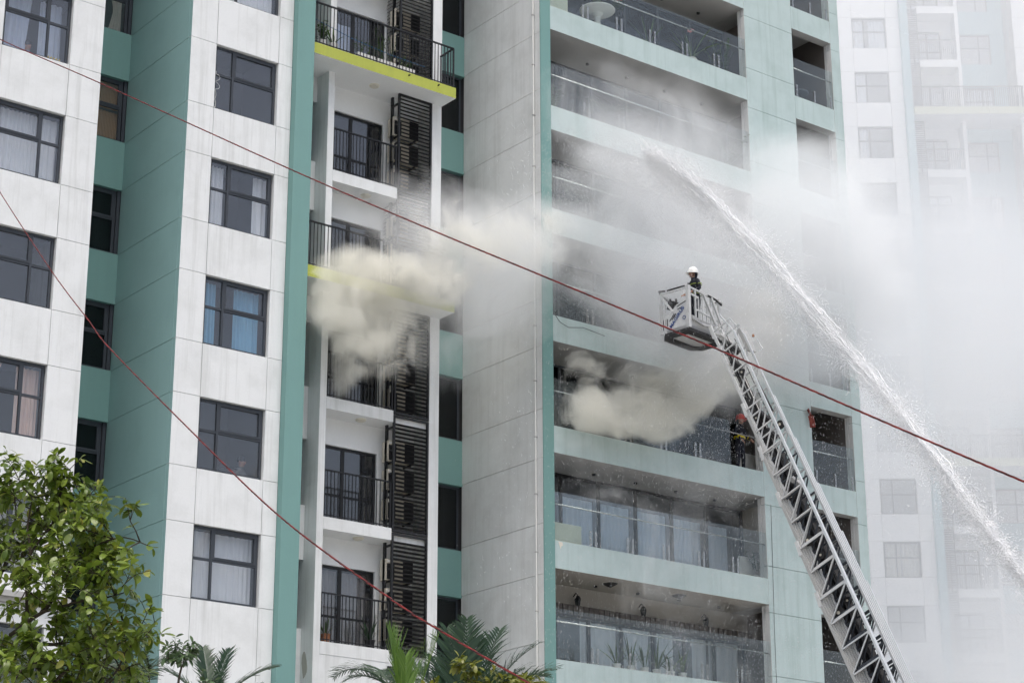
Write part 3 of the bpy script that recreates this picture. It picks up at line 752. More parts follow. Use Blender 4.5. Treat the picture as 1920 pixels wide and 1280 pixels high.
# ================================================================== PEOPLE
def skinned(name, verts, edges, radii, sub=2):
    me = bpy.data.meshes.new(name); me.from_pydata(verts, edges, [])
    o = bpy.data.objects.new(name, me); COL.objects.link(o)
    md = o.modifiers.new('s', 'SKIN'); md.use_smooth_shade = True
    for v, r in zip(me.skin_vertices[0].data, radii): v.radius = (r, r) if not hasattr(r, '__len__') else r
    me.skin_vertices[0].data[0].use_root = True
    sb = o.modifiers.new('b', 'SUBSURF'); sb.levels = sub; sb.render_levels = sub
    dg = bpy.context.evaluated_depsgraph_get()
    out = bpy.data.meshes.new_from_object(o.evaluated_get(dg))
    bpy.data.objects.remove(o); bpy.data.meshes.remove(me)
    return out
def person(label, loc, rz, top, legs, arms, hands=None, helmet=None, bands=None, visor=False, head_turn=0, legs_on=True, haircol=hair, lean=0, group=None):
    """local: facing +x, feet at z=0. arms: [(elbow),(wrist)] per side in local coords."""
    root = thing('person', label, 'person', loc, group, (0, 0, rz))
    WLD[root.name] = Matrix.LocRotScale(Vector(loc), root.rotation_euler.copy(), Vector((1, 1, 1)))
    V = [(0, 0, .96)]; Ed = []; Rr = [(.15, .115)]
    def add(p, r, par): V.append(p); Rr.append(r); Ed.append((par, len(V)-1)); return len(V)-1
    lx = lean
    sp = add((.02+lx*.3, 0, 1.15), (.145, .11), 0); ch = add((.0+lx*.7, 0, 1.36), (.165, .115), sp); nb = add((.01+lx, 0, 1.49), .065, ch); nk = add((.02+lx, 0, 1.55), .057, nb)
    hd = add((.035+lx, 0, 1.64), (.085, .098), nk); cr_ = add((.02+lx, 0, 1.74), (.07, .082), hd)
    tips = []
    for s, (el, wr) in zip((1, -1), arms):
        sh = add((lx*.85, s*.185, 1.415), .068, ch); e = add(el, .05, sh); w_ = add(wr, .036, e)
        d = (Vector(wr)-Vector(el)).normalized(); pm = Vector(wr)+d*.055; p = add(tuple(pm), (.040, .020), w_)
        sd = d.cross(Vector((0, 0, 1))); sd = sd.normalized() if sd.length > .1 else Vector((0, 1, 0))
        up = sd.cross(d)
        for q, (off, L) in enumerate(((-.027, .055), (-.009, .066), (.009, .070), (.027, .060))):
            f1 = add(tuple(pm+d*.045+sd*off), .0095, p); f2 = add(tuple(pm+d*(.045+L*.5)+sd*off-up*.006), .009, f1); f3 = add(tuple(pm+d*(.045+L*.8)+sd*off-up*.03), .008, f2)
        t1 = add(tuple(pm-d*.012+sd*.042*s), .011, p); t2 = add(tuple(pm+d*.03+sd*.06*s-up*.012), .0095, t1)
        tips.append(Vector(wr))
    for s, (kn, an) in zip((1, -1), legs):
        hp = add((0, s*.095, .90), .105, 0); k_ = add(kn, .068, hp); a = add(an, .05, k_); add((an[0]+.14, an[1]+s*.02, an[2]-.045), (.045, .038), a)
    me = skinned('body', V, Ed, Rr)
    for m_ in (top[0], top[1], skin, rubber): me.materials.append(m_)
    mi = []
    for pl in me.polygons:
        c = pl.center
        i = 0
        if c.z < .98: i = 1
        if c.z > 1.535 and abs(c.y) < .13 and (c.x-lx) > -.2: i = 2
        for w_ in tips:
            if (c-w_).length < .16 and (c-w_).length > .0 and c.z < 2: 
                el = arms[0][0] if w_ is tips[0] else arms[1][0]
                if (c-Vector(el)).length > (w_-Vector(el)).length-.005: i = 2
        for kn, an in legs:
            if c.z < an[2]+.10: i = 3
        mi.append(i)
    me.polygons.foreach_set('material_index', mi); me.polygons.foreach_set('use_smooth', [True]*len(mi))
    T = WLD[root.name]
    def part(nm, mesh_or_mb, m_, smooth=True):
        me_ = mesh_or_mb.mesh(nm, m_, smooth) if isinstance(mesh_or_mb, MB) else mesh_or_mb
        o = bpy.data.objects.new(nm, me_); COL.objects.link(o); o.parent = root; WLD[o.name] = T; return o
    part('body', me, None)
    hx = lx+.035
    b = MB(); b.tube([(hx+.085, 0, 1.675), (hx+.112, 0, 1.635), (hx+.09, 0, 1.625)], [.010, .017, .012], 6); part('nose', b, skin)
    for s in (1, -1):
        b = MB(); b.lathe([(0, -.012), (.011, 0), (0, .012)], (hx+.082, s*.034, 1.672), 8); part('eye', b, eyemat)
        b = MB(); b.lathe([(0, -.03), (.02, 0), (.012, .03), (0, .034)], (hx-.01, s*.088, 1.655), 8); part('ear', b, skin)
    b = MB(); b.tube([(hx+.082, -.025, 1.60), (hx+.09, 0, 1.598), (hx+.082, .025, 1.60)], .006, 6); part('mouth', b, redhelm)
    if helmet:
        b = MB(); b.lathe([(.142, 1.665), (.143, 1.70), (.132, 1.77), (.10, 1.825), (.05, 1.85), (0, 1.857)], (hx-.02, 0, 0), 20)
        b.lathe([(.142, 1.665), (.165, 1.650), (.16, 1.645), (.135, 1.66)], (hx-.015, 0, 0), 20)
        part('helmet', b, helmet)
        b = MB(); b.prism([(hx+.11, -.08, 1.662), (hx+.20, -.05, 1.645), (hx+.205, .05, 1.645), (hx+.11, .08, 1.662)], (0, 0, .012)); part('helmet_brim', b, helmet, False)
        b = MB(); b.tube([(hx-.02, .11, 1.66), (hx+.03, .09, 1.58), (hx+.05, 0, 1.545), (hx+.03, -.09, 1.58), (hx-.02, -.11, 1.66)], .008, 6); part('chin_strap', b, black)
        b = MB(); prof = [(.085, 1.50), (.105, 1.56), (.118, 1.63), (.12, 1.665)]; n_ = 12
        for r_, z_ in prof:
            for q in range(n_+1):
                a = math.pi*(.46+1.08*q/n_); b.v.append((hx-.03+r_*math.cos(a), r_*math.sin(a), z_))
        for p_ in range(len(prof)-1):
            for q in range(n_): e_ = p_*(n_+1)+q; b.f.append((e_, e_+1, e_+n_+2, e_+n_+1)); b.mi.append(0)
        part('neck_guard', b, top[0])
    else:
        b = MB(); b.lathe([(.092, 1.665), (.105, 1.70), (.098, 1.77), (.06, 1.815), (0, 1.825)], (hx-.025, 0, 0), 16); part('hair', b, haircol)
    for nm, m_, pts, r in (bands or []):
        b = MB(); n = 20
        c, ax, ra, rb, hgt = pts
        ax = Vector(ax).normalized(); x = ax.cross(Vector((0, 1, 0))); x = x.normalized() if x.length > .1 else Vector((1, 0, 0)); y = ax.cross(x)
        for h_ in (-hgt/2, hgt/2):
            for q in range(n):
                a = 2*math.pi*q/n; b.v.append(tuple(Vector(c)+ax*h_+x*math.cos(a)*ra+y*math.sin(a)*rb))
        for q in range(n): b.f.append((q, (q+1) % n, n+(q+1) % n, n+q)); b.mi.append(0)
        part(nm, b, m_)
    return root

XL = Vector((math.cos(R(9.1)), math.sin(R(9.1)), 0)); YL = Vector((-math.sin(R(9.1)), math.cos(R(9.1)), 0)); ZL = Vector((0, 0, 1))
BO = Vector((36.46, 39.31, 20.16))                       # near bottom corner of the rescue cage
def cg(x, y, z): return BO+XL*x+YL*y+ZL*z
legs0 = (((.03, .10, .50), (0, .11, .085)), ((.03, -.10, .50), (0, -.11, .085)))
pl = cg(.64, .24, .22)
person('firefighter in a white helmet and dark uniform standing in the ladder cage', tuple(pl), R(9.1+160), (navy, navy), legs0,
       [((.02, .27, 1.16), (.24, .22, 1.05)), ((.02, -.27, 1.16), (.22, -.20, 1.08))], helmet=whitehelm,
       bands=[('reflective_stripe', stripe, ((.01, 0, 1.04), (0, 0, 1), .165, .195, .035), 0), ('reflective_stripe', stripe, ((.0, 0, 1.33), (0, 0, 1), .152, .205, .03), 0),
              ('reflective_stripe', stripe, ((.01, .235, 1.28), (.02, .085, -.25), .072, .072, .03), 0), ('reflective_stripe', stripe, ((.01, -.235, 1.28), (.02, -.085, -.25), .072, .072, .03), 0)], lean=.05)
person('firefighter in a red helmet with yellow stripes on the smoky glass balcony', (41.86, 43.12, F(2)-.04), R(-75), (navy, navy), (((.05, .13, .50), (0, .17, .085)), ((.05, -.13, .50), (0, -.17, .085))),
       [((.10, .31, 1.20), (.30, .20, 1.05)), ((.06, -.32, 1.20), (.24, -.25, .98))], helmet=redhelm,
       bands=[('reflective_stripe', yellowst, ((.02, 0, 1.12), (0, 0, 1), .16, .20, .05), 0), ('reflective_stripe', yellowst, ((.2, .25, 1.12), (.2, -.11, -.15), .055, .055, .05), 0), ('reflective_stripe', yellowst, ((.16, -.28, 1.08), (.18, .07, -.22), .055, .055, .05), 0)], lean=.06)
person('child in a blue shirt peering over the sill of the top left window', (19.02, 44.15, F(4)-.73), R(-70), (shirtblue, navy), legs0,
       [((.16, .25, 1.26), (.30, .02, 1.26)), ((.16, -.25, 1.26), (.30, -.12, 1.26))], lean=.02)
person('dim figure in grey standing behind the window above the lowest centre one', (25.62, 44.25, F(1)-.62), R(-60), (shirtgrey, shirtgrey), legs0,
       [((.05, .27, 1.16), (.12, .25, .92)), ((.05, -.27, 1.16), (.12, -.25, .92))])
t = thing('chair', 'dim chair with a curved arm behind the window beside the grey figure', 'chair', (25.2, 44.2, F(1)))
b = MB(); b.tube([(24.9, 44.1, F(1)+.5), (24.92, 44.1, F(1)+.72), (25.02, 44.1, F(1)+.78), (25.45, 44.1, F(1)+.80)], .02, 6); b.tube([(25.1, 44.1, F(1)+.5), (25.2, 44.1, F(1)+.66), (25.45, 44.1, F(1)+.7)], .015, 6); b.build('arm_rest', rubber, t)
b = MB(); b.box(24.9, 25.45, 44.05, 44.55, F(1)+.42, F(1)+.5); b.build('seat', rubber, t)
b = MB()
for x in (24.93, 25.4):
    for y in (44.1, 44.5): b.box(x-.02, x+.02, y-.02, y+.02, F(1), F(1)+.42)
b.build('leg', rubber, t)

# ================================================================== LADDER WITH RESCUE CAGE
LAD = thing('fire_ladder', 'silver telescopic fire ladder with a white rescue cage reaching up from below', 'fire ladder', tuple(cg(1.1, -9, 0)-ZL*20))
# --- cage
CAGE = MB(); 
def B(a, c, w, h=None, mb=None, up=(0, 0, 1)): mb.bar(cg(*a), cg(*c), w, h, up)
CW, CD, CH = 1.52, .98, 1.32
b = MB()
q = [(0, 0), (CW-.18, 0), (CW, .16), (CW, CD-.22), (CW-.22, CD), (.22, CD), (0, CD-.2)]
b.prism([cg(x, y, .10) for x, y in q], ZL*.10)
cage = b.build('rescue_cage', cagewhite, LAD)
b = MB(); ro = [(-.05, -.05), (CW-.15, -.05), (CW+.05, .14), (CW+.05, CD-.2), (CW-.2, CD+.05), (.2, CD+.05), (-.05, CD-.18)]
ri = [(.17, .17), (CW-.3, .17), (CW-.17, .28), (CW-.17, CD-.3), (CW-.32, CD-.17), (.32, CD-.17), (.17, CD-.3)]
n = len(ro); v0 = [cg(x, y, .0) for x, y in ro]; v1 = [cg(x, y, .0) for x, y in ri]; v2 = [cg(x, y, .098) for x, y in ro]; v3 = [cg(x, y, .098) for x, y in ri]
b.v = [tuple(p) for p in v0+v1+v2+v3]
for i in range(n):
    j = (i+1) % n
    b.f += [(i, j, n+j, n+i), (i, 2*n+i, 2*n+j, j), (n+i, n+j, 3*n+j, 3*n+i)]
b.mi = [0]*len(b.f)
b.build('bumper', rubber, cage)
b = MB(); b.prism([cg(x, y, .055) for x, y in ri], ZL*.03); b.build('floor', alugrey, cage)
# lettered side panel (x=0 side): sloping top
b = MB(); b.prism([cg(0, .0, .11), cg(0, 0, .98), cg(0, .42, .86), cg(0, .70, .62), cg(0, CD-.04, .62), cg(0, CD-.04, .11)], XL*.02); b.build('side_panel', cagewhite, cage)
def slot(y0, z0, y1, z1, w=.022):
    m_ = MB(); m_.bar(cg(-.006, y0, z0), cg(-.006, y1, z1), .008, w, up=(YL*(z1-z0)-ZL*(y1-y0))); m_.build('vent_slot', rubber, cage)
for q4 in ((.40, .80, .06, .90), (.38, .71, .24, .745), (.66, .44, .50, .62), (.58, .46, .46, .60), (.52, .50, .43, .61), (.88, .22, .88, .52), (.81, .25, .81, .52), (.74, .31, .74, .52)): slot(*q4)
tc = bpy.data.curves.new('lettering', 'FONT'); tc.body = 'MAGIRUS'; tc.size = .172; tc.extrude = .002; tc.align_x = 'CENTER'; tc.align_y = 'CENTER'; tc.offset = .004
to = bpy.data.objects.new('lettering', tc); COL.objects.link(to)
dg = bpy.context.evaluated_depsgraph_get(); tm = bpy.data.meshes.new_from_object(to.evaluated_get(dg)); bpy.data.objects.remove(to)
ang = R(46); ex = -YL; rr = (ex*math.cos(ang)+ZL*math.sin(ang)); uu = (-ex*math.sin(ang)+ZL*math.cos(ang)); nn_ = rr.cross(uu)
M = Matrix.Identity(4); pc = cg(-.014, .40, .49)
for i in range(3): M[i][0] = rr[i]*.95; M[i][1] = uu[i]*.80; M[i][2] = nn_[i]; M[i][3] = pc[i]
tm.transform(M); tm.materials.clear(); tm.materials.append(logoblue)
for p in tm.polygons: p.material_index = 0
link('lettering', tm, cage)
b = MB(); rg = [cg(-.012, .15+.05*math.cos(a), .43+.05*math.sin(a)) for a in [2*math.pi*i/16 for i in range(17)]]; b.tube(rg, .007, 5); b.build('ring_mark', logoblue, cage)
# front skirt (y=0 side)
b = MB(); b.prism([cg(.0, -.0, .11), cg(CW-.17, -.0, .11), cg(CW-.17, 0, .36), cg(.0, 0, .42)], YL*.02); b.build('front_skirt', cagewhite, cage)
# posts and rails
for x, y, z0, z1, w in ((0, 0, .11, CH, .11), (0, CD-.04, .11, CH+.04, .06), (CW, .14, .11, CH-.06, .06), (CW, CD-.2, .2, CH-.1, .05), (.30, 0, .30, CH-.02, .05), (.44, .0, .3, CH-.28, .035), (.62, 0, .3, CH-.08, .035), (.80, 0, .3, CH-.10, .035), (.98, 0, .3, CH-.12, .035), (.5, CD, .2, CH, .04), (0, CD-.16, .11, 1.1, .04), (-.05, CD-.01, .2, .98, .035), (CW, .32, .3, CH-.1, .03), (CW, .50, .3, CH-.1, .03)):
    b = MB(); B((x, y, z0), (x, y, z1), w, w*.8, b); b.build('post', cagewhite, cage)
for a, c, w in (((0, 0, CH-.04), (0, CD-.04, CH-.04), .045), ((.02, 0, CH-.03), (CW, .0, CH-.12), .045), ((.12, 0, CH-.22), (.44, 0, CH-.26), .05), ((.3, -.01, .70), (CW-.02, -.01, .58), .035), ((0, CD, CH-.04), (CW-.2, CD, CH-.08), .035), ((CW, .1, CH-.09), (CW, CD-.2, CH-.09), .04), ((CW, .1, .6), (CW, CD-.2, .6), .03), ((0, CD, .62), (CW-.2, CD, .62), .03),
                ((0, CD-.06, CH-.14), (0, .52, .66), .05), ((.62, -.03, CH-.09), (1.12, -.06, .42), .06), ((.98, -.03, CH-.11), (1.42, -.1, .30), .055)):
    b = MB(); B(a, c, w, w, b); b.build('rail', cagewhite, cage)
for a in ([(0, .12, CH+.01), (0, .72, CH+.02)], [(-.02, CD-.2, CH+.02), (-.06, CD-.02, CH+.04), (.06, CD+.05, CH+.02), (.25, CD+.02, CH-.1), (.5, CD, CH-.16)], [(.84, -.02, CH-.08), (1.2, -.02, CH-.12), (CW+.03, .06, CH-.16)], [(CW-.05, .1, CH-.03), (CW+.06, .2, CH-.02), (CW+.05, .34, CH-.05)]):
    b = MB(); b.tube([cg(*p) for p in a], .028, 8); b.build('grip_rail', rubber, cage, smooth=True)
b = MB(); b.box(-.14, .14, -.10, .10, -.12, .12); b.build('control_console', rubber, cage, tuple(cg(.18, .66, .92)), (.3, 0, R(9.1)))
b = MB(); b.tube([cg(.2, .56, 1.0), cg(.22, .60, 1.12)], .03, 8); b.tube([cg(.08, .66, 1.0), cg(.06, .68, 1.1)], .025, 8); b.build('control_lever', black, cage)
b = MB(); b.prism([cg(.05, -.09, .36), cg(.55, -.11, .26), cg(1.05, -.1, .36), cg(1.05, -.1, .42), (cg(.5, -.11, .38)), cg(.05, -.09, .46)], YL*.06); b.build('support_arm', alugrey, cage)
# --- telescopic sections
EL = R(66.31)
U = -(YL*math.cos(EL)+ZL*math.sin(EL))                  # down along the ladder
N_ = -YL*math.sin(EL)+ZL*math.cos(EL)                     # towards the climbing side
CEN = cg(.974, -.204, .16)                                # tip, bottom chords' mid line
LEN = 24.5
def lp(s, x, n): return CEN+U*s+XL*x+N_*n
HALF = [.237+.051*i for i in range(6)]; BOT = [-.045*i for i in range(6)]; TP = [.588+.019*i for i in range(6)]; ST = [-.1, 2.55, 3.95, 5.4, 6.9, 8.4]
P_ = .72
def bmesh_bar(a, c, w, h=None, up=None):
    m_ = MB(); m_.bar(a, c, w, h, up or tuple(N_)); return m_
for i in range(6):
    hw, bt, tp, s0 = HALF[i], BOT[i], TP[i], ST[i]
    nxt = ST[i+1] if i < 5 else LEN
    t0 = s0+.55 if i == 0 else s0
    m_ = MB(); m_.bar(lp(s0, -hw, bt), lp(LEN, -hw, bt), .055, .075, tuple(N_)); m_.bar(lp(s0, hw, bt), lp(LEN, hw, bt), .055, .075, tuple(N_))
    sec = m_.build('ladder_section', alugrey if i else cagewhite, LAD)
    for x in (-hw, hw):
        m_ = MB(); m_.bar(lp(t0, x, tp), lp(LEN, x, tp), .045, .06, tuple(N_)); m_.build('hand_rail', alu, sec)
        m_ = MB(); m_.bar(lp(t0, x, tp), lp(s0-.15 if i == 0 else s0-.03, x, bt+.40 if i == 0 else tp-.06), .04, .04, tuple(N_)); m_.build('rail_end', alu, sec)
        m_ = MB(); m_.prism([lp(s0-.05, x-.03, bt-.04), lp(s0+.35, x-.03, bt-.075), lp(s0+.35, x-.03, bt+.02), lp(s0-.05, x-.03, bt+.05)], XL*.06); m_.build('rail_shoe', cagewhite, sec)
    s = s0+.18; fl_ = 0
    hid = MB(); hid_used = False
    while s < LEN-.1:
        show = s < min(nxt+1.5, 13)
        for x in (-hw, hw):
            a, c = lp(s, x, bt), lp(s, x, tp)
            a2, c2 = lp(s+P_, x, bt), lp(s+P_, x, tp)
            for p0_, p1_, w_ in ((a, c, .038), (a2, c, .03)):
                if show: bmesh_bar(p0_, p1_, w_, .03).build('brace', cagewhite if i < 5 else alu, sec)
                else: hid.bar(p0_, p1_, w_, .03, tuple(N_)); hid_used = True
        for e in (0, .36):
            p0_, p1_ = lp(s+e, -hw, bt), lp(s+e, hw, bt)
            if show and s < nxt: bmesh_bar(p0_, p1_, .034, .034).build('rung', alugrey, sec)
            else: hid.bar(p0_, p1_, .034, .034, tuple(N_)); hid_used = True
        s += P_
    if hid_used:
        o = hid.build('lattice', alugrey if i == 5 else slate, sec); o['kind'] = 'stuff'
m_ = MB(); m_.bar(lp(2.3, 0, .03), lp(LEN, 0, .03), .34, .04, tuple(N_)); m_.build('cable_tray', rubber, LAD)
m_ = MB(); m_.bar(lp(4.2, .05, .22), lp(LEN, .05, .22), .22, .10, tuple(N_)); m_.build('hose_channel', rubber, LAD)
# cables, hoses, pulleys inside the ladder
for x, nn2, r, m2 in ((-.12, .06, .018, rubber), (.0, .05, .03, rubber), (.12, .07, .018, rubber), (-.17, .30, .012, black), (.17, .30, .012, black), (.05, .16, .035, alugrey), (-.06, .18, .02, rubber)):
    m_ = MB(); m_.tube([lp(.4+i*1.2, x+.012*math.sin(i*1.7), nn2+.01*math.cos(i*2.3)) for i in range(21)], r, 6); m_.build('cable', m2, LAD)
def pulley(s, x, n, r=.13):
    p = lp(s, x, n)
    o = MB(); o.lathe([(0, -.03), (r, -.03), (r*.9, 0), (r, .03), (0, .03)], n=18); q = o.build('pulley', rubber, LAD, tuple(p), (0, R(90), R(9.1)))
    o = MB(); o.lathe([(0, -.05), (r*.3, -.05), (r*.3, .05), (0, .05)], n=10); o.build('hub', acbeige, q, tuple(p), (0, R(90), R(9.1)))
for s_, x_, n_, r_ in ((3.05, -.15, .1, .08), (4.3, -.2, .08, .09), (5.6, -.22, .12, .12), (6.95, -.3, .08, .14), (7.5, -.3, .25, .10), (9.1, -.34, .06, .15), (8.9, -.2, .35, .10), (3.4, .25, .45, .12), (1.6, -.1, .25, .1)): pulley(s_, x_, n_, r_)
for s_, x_, n_ in ((.25, -.05, .12), (.6, .05, .2), (1.15, -.1, .15), (2.9, .0, .2), (3.5, -.05, .22), (4.7, .05, .2), (5.1, -.1, .3), (6.1, .0, .22)):
    m_ = MB(); m_.bar(lp(s_, x_-.12, n_), lp(s_+.28, x_+.1, n_+.08), .14, .12, tuple(N_)); m_.build('hydraulic_block', random.choice([rubber, alugrey, black]), LAD)
m_ = MB(); m_.bar(lp(.2, .36, .52), lp(.95, .36, .52), .30, .10, tuple(N_)); m_.build('equipment_box', alugrey, LAD)
m_ = MB(); m_.tube([lp(.62, .48, .62), lp(.6, .56, .72), lp(.95, .6, .74), lp(1.0, .5, .64)], .012, 6); m_.build('handle', alu, LAD)
m_ = MB(); m_.lathe([(0, -.04), (.035, -.02), (.03, .04), (0, .06)], n=8); m_.build('lamp', terracotta, LAD, tuple(lp(.48, .52, .68)))
m_ = MB(); m_.bar(lp(1.9, .12, .42), lp(3.0, .14, .46), .05, .05); m_.build('monitor_pipe', rubber, LAD)

# ================================================================== ROPES
def rope(label, ctrl, r):
    P = [Vector(p) for p in ctrl]; pts = []
    for i in range(len(P)-1):
        a, b_, c, d = P[max(i-1, 0)], P[i], P[i+1], P[min(i+2, len(P)-1)]
        n = max(4, int((c-b_).length/.055))
        for k in range(n):
            t = k/n; pts.append(.5*((2*b_)+(c-a)*t+(2*a-5*b_+4*c-d)*t*t+(3*b_-a-3*c+d)*t**3))
    pts.append(P[-1])
    t0 = thing('rope', label, 'rope', ctrl[-1], 'ropes across the street')
    for nm, m_, phs in (('strand', ropered, (0, 2*math.pi/3)), ('dark_strand', ropeblack, (4*math.pi/3,))):
        for ph in phs:
            q = []
            for i, p in enumerate(pts):
                d = (pts[min(i+1, len(pts)-1)]-pts[max(i-1, 0)]).normalized(); x = d.cross(ZL).normalized(); y = x.cross(d)
                a = ph+i*.95; q.append(p+(x*math.cos(a)+y*math.sin(a))*r*.55)
            b = MB(); b.tube(q, r*.62, 5); b.build(nm, m_, t0, smooth=True)
rope('long twisted red rope running from top left across the ladder', [(14.6, 36.6, 21.4), (13.11, 31.58, 18.51), (12.91, 27.03, 15.84), (12.65, 20.91, 12.21), (12.52, 17.73, 10.36), (12.42, 15.44, 9.05), (12.31, 12.92, 7.6), (12.23, 11.03, 6.49), (12.17, 9.55, 5.63), (12.1, 8.0, 4.75), (11.9, 2.0, 1.2)], .0085)
rope('steeper twisted red rope dropping from the left edge to the palms', [(15.0, 38.5, 20.9), (13.83, 33.86, 17.31), (13.29, 31.44, 15.6), (12.26, 26.94, 12.6), (11.68, 24.36, 10.96), (11.39, 23.1, 10.17), (10.58, 19.54, 8.17), (9.85, 16.29, 6.38), (9.2, 13.44, 5.02), (8.95, 12.34, 4.54), (8.65, 11.01, 3.98), (8.3, 9.5, 3.36), (7.5, 6.0, 2.0)], .0078)

# ================================================================== FAR TOWER
RH = Vector((.79094617, -.61118182, 0)).normalized(); FHV = Vector((-RH.y, RH.x, 0))
TB = FHV*101.0+RH*22                                        # middle of its front, ground level
TROT = math.atan2(RH.y, RH.x)
TWR = thing('apartment_tower', 'pale hazy apartment tower far behind the smoke', 'building', (TB.x, TB.y, 0), rot=(0, 0, TROT))
def tplace(o, u, y, z, sc=None):
    """u across the front, y depth behind the front plane; child keeps the tower's own axes"""
    o.parent = TWR; o.location = (u-22, y, z)
    if sc: o.scale = sc
    return o
def tbox(name, u0, u1, y0, y1, z0, z1, m, alt=None, par=None):
    o = bpy.data.objects.new(name, boxmesh(m, alt)); COL.objects.link(o)
    return tplace(o, (u0+u1)/2, (y0+y1)/2, (z0+z1)/2, (u1-u0, y1-y0, z1-z0))
twin = {}
def twindow(u0, u1, z0, z1, y, mull=.34, trans=.56):
    W, Hh = u1-u0, z1-z0; k = (round(W, 2), round(Hh, 2), mull)
    if k not in twin:
        b = MB(); f = .06
        b.box(0, W, 0, .06, 0, f); b.box(0, W, 0, .06, Hh-f, Hh); b.box(0, f, 0, .06, f, Hh-f); b.box(W-f, W, 0, .06, f, Hh-f)
        b.box(mull*W-f/2, mull*W+f/2, -.005, .055, f, Hh-f); b.box(f, mull*W-f/2, .004, .05, trans*Hh-.03, trans*Hh+.03); b.box(mull*W+f/2, W-f, .004, .05, trans*Hh-.03, trans*Hh+.03)
        twin[k] = b.mesh('window_frame', slate)
    o = bpy.data.objects.new('window', twin[k]); COL.objects.link(o); tplace(o, u0, y, z0)
    p = bpy.data.objects.new('pane', boxmesh(pane_m, None)); COL.objects.link(p); p.parent = o; p.location = (W/2, .03, Hh/2); p.scale = (W-.1, .008, Hh-.1)
    return o
FT0 = 54.5-2.28-16*3.2                                     # lowest floor level of the tower's grid
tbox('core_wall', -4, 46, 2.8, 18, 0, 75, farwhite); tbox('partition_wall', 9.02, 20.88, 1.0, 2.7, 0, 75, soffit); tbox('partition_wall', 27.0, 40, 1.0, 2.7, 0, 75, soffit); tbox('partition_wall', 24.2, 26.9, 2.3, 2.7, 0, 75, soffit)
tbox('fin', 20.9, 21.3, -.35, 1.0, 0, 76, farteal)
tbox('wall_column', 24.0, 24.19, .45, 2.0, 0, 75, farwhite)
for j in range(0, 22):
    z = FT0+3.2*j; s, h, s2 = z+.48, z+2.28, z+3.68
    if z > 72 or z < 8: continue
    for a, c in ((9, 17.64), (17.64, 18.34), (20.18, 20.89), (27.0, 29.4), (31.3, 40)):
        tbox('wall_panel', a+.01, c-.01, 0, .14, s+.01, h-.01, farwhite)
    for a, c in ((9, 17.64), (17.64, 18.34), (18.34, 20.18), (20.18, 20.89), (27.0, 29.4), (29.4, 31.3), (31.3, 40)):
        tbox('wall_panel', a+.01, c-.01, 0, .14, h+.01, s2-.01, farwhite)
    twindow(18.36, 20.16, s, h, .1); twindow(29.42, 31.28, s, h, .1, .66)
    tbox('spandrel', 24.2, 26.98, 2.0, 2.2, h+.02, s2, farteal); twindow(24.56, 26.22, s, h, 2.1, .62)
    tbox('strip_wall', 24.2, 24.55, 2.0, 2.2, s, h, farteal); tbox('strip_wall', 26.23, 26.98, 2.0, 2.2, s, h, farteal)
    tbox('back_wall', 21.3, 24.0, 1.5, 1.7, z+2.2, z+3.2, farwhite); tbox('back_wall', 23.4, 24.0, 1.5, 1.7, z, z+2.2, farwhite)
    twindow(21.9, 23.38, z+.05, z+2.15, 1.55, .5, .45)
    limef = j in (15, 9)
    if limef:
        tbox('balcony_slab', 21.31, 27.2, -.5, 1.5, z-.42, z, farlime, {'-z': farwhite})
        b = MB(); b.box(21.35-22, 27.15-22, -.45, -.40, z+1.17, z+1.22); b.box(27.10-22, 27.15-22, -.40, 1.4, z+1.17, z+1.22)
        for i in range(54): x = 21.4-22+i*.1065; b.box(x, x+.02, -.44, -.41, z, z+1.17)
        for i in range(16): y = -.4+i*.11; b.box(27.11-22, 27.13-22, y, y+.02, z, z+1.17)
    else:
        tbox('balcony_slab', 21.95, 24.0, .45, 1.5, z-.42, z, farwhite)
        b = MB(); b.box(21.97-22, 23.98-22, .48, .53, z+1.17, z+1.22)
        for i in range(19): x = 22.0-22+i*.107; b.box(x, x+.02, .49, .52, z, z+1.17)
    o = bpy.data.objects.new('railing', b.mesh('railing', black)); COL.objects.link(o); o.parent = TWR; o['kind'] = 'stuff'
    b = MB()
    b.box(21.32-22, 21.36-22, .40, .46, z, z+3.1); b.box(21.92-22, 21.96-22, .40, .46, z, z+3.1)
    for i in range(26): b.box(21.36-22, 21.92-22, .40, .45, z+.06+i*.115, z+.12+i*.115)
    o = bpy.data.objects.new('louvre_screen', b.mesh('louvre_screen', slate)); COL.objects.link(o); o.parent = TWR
TC = ('narrow half of the topmost clear window', 'wide half of the topmost clear window', 'second clear window from the top', 'third clear window from the top', 'narrow half of the lower window right of the ladder', 'wide half of the lower window right of the ladder', 'strip window behind the lime balcony railing', 'right half of strip window two floors below lime balcony', 'left half of strip window two floors below lime balcony', 'door behind the lime balcony railing')
for ci, (j, u0, u1, kind) in enumerate(((16, 18.42, 19.0, 0), (16, 19.25, 20.1, 0), (15, 18.42, 18.95, 0), (14, 18.42, 18.9, 0), (7, 18.5, 19.2, 1), (7, 19.3, 20.1, 1), (15, 24.65, 26.15, 0), (13, 25.6, 26.15, 0), (13, 24.65, 25.3, 0), (15, 21.95, 23.3, 2))):
    z = FT0+3.2*j
    if kind == 2: z -= .4
    o = curtain('curtain', 'far tower curtain in the '+TC[ci], 0, u1-u0, z+.5, z+2.2, 0, cur_white if kind != 1 else cur_cream, 'curtains in the far tower windows', wl=.2)
    o.location = TB+RH*(u0-22)+FHV*((2.3 if u0 > 24 else .3) if kind != 2 else 1.75); o.rotation_euler = (0, 0, TROT)

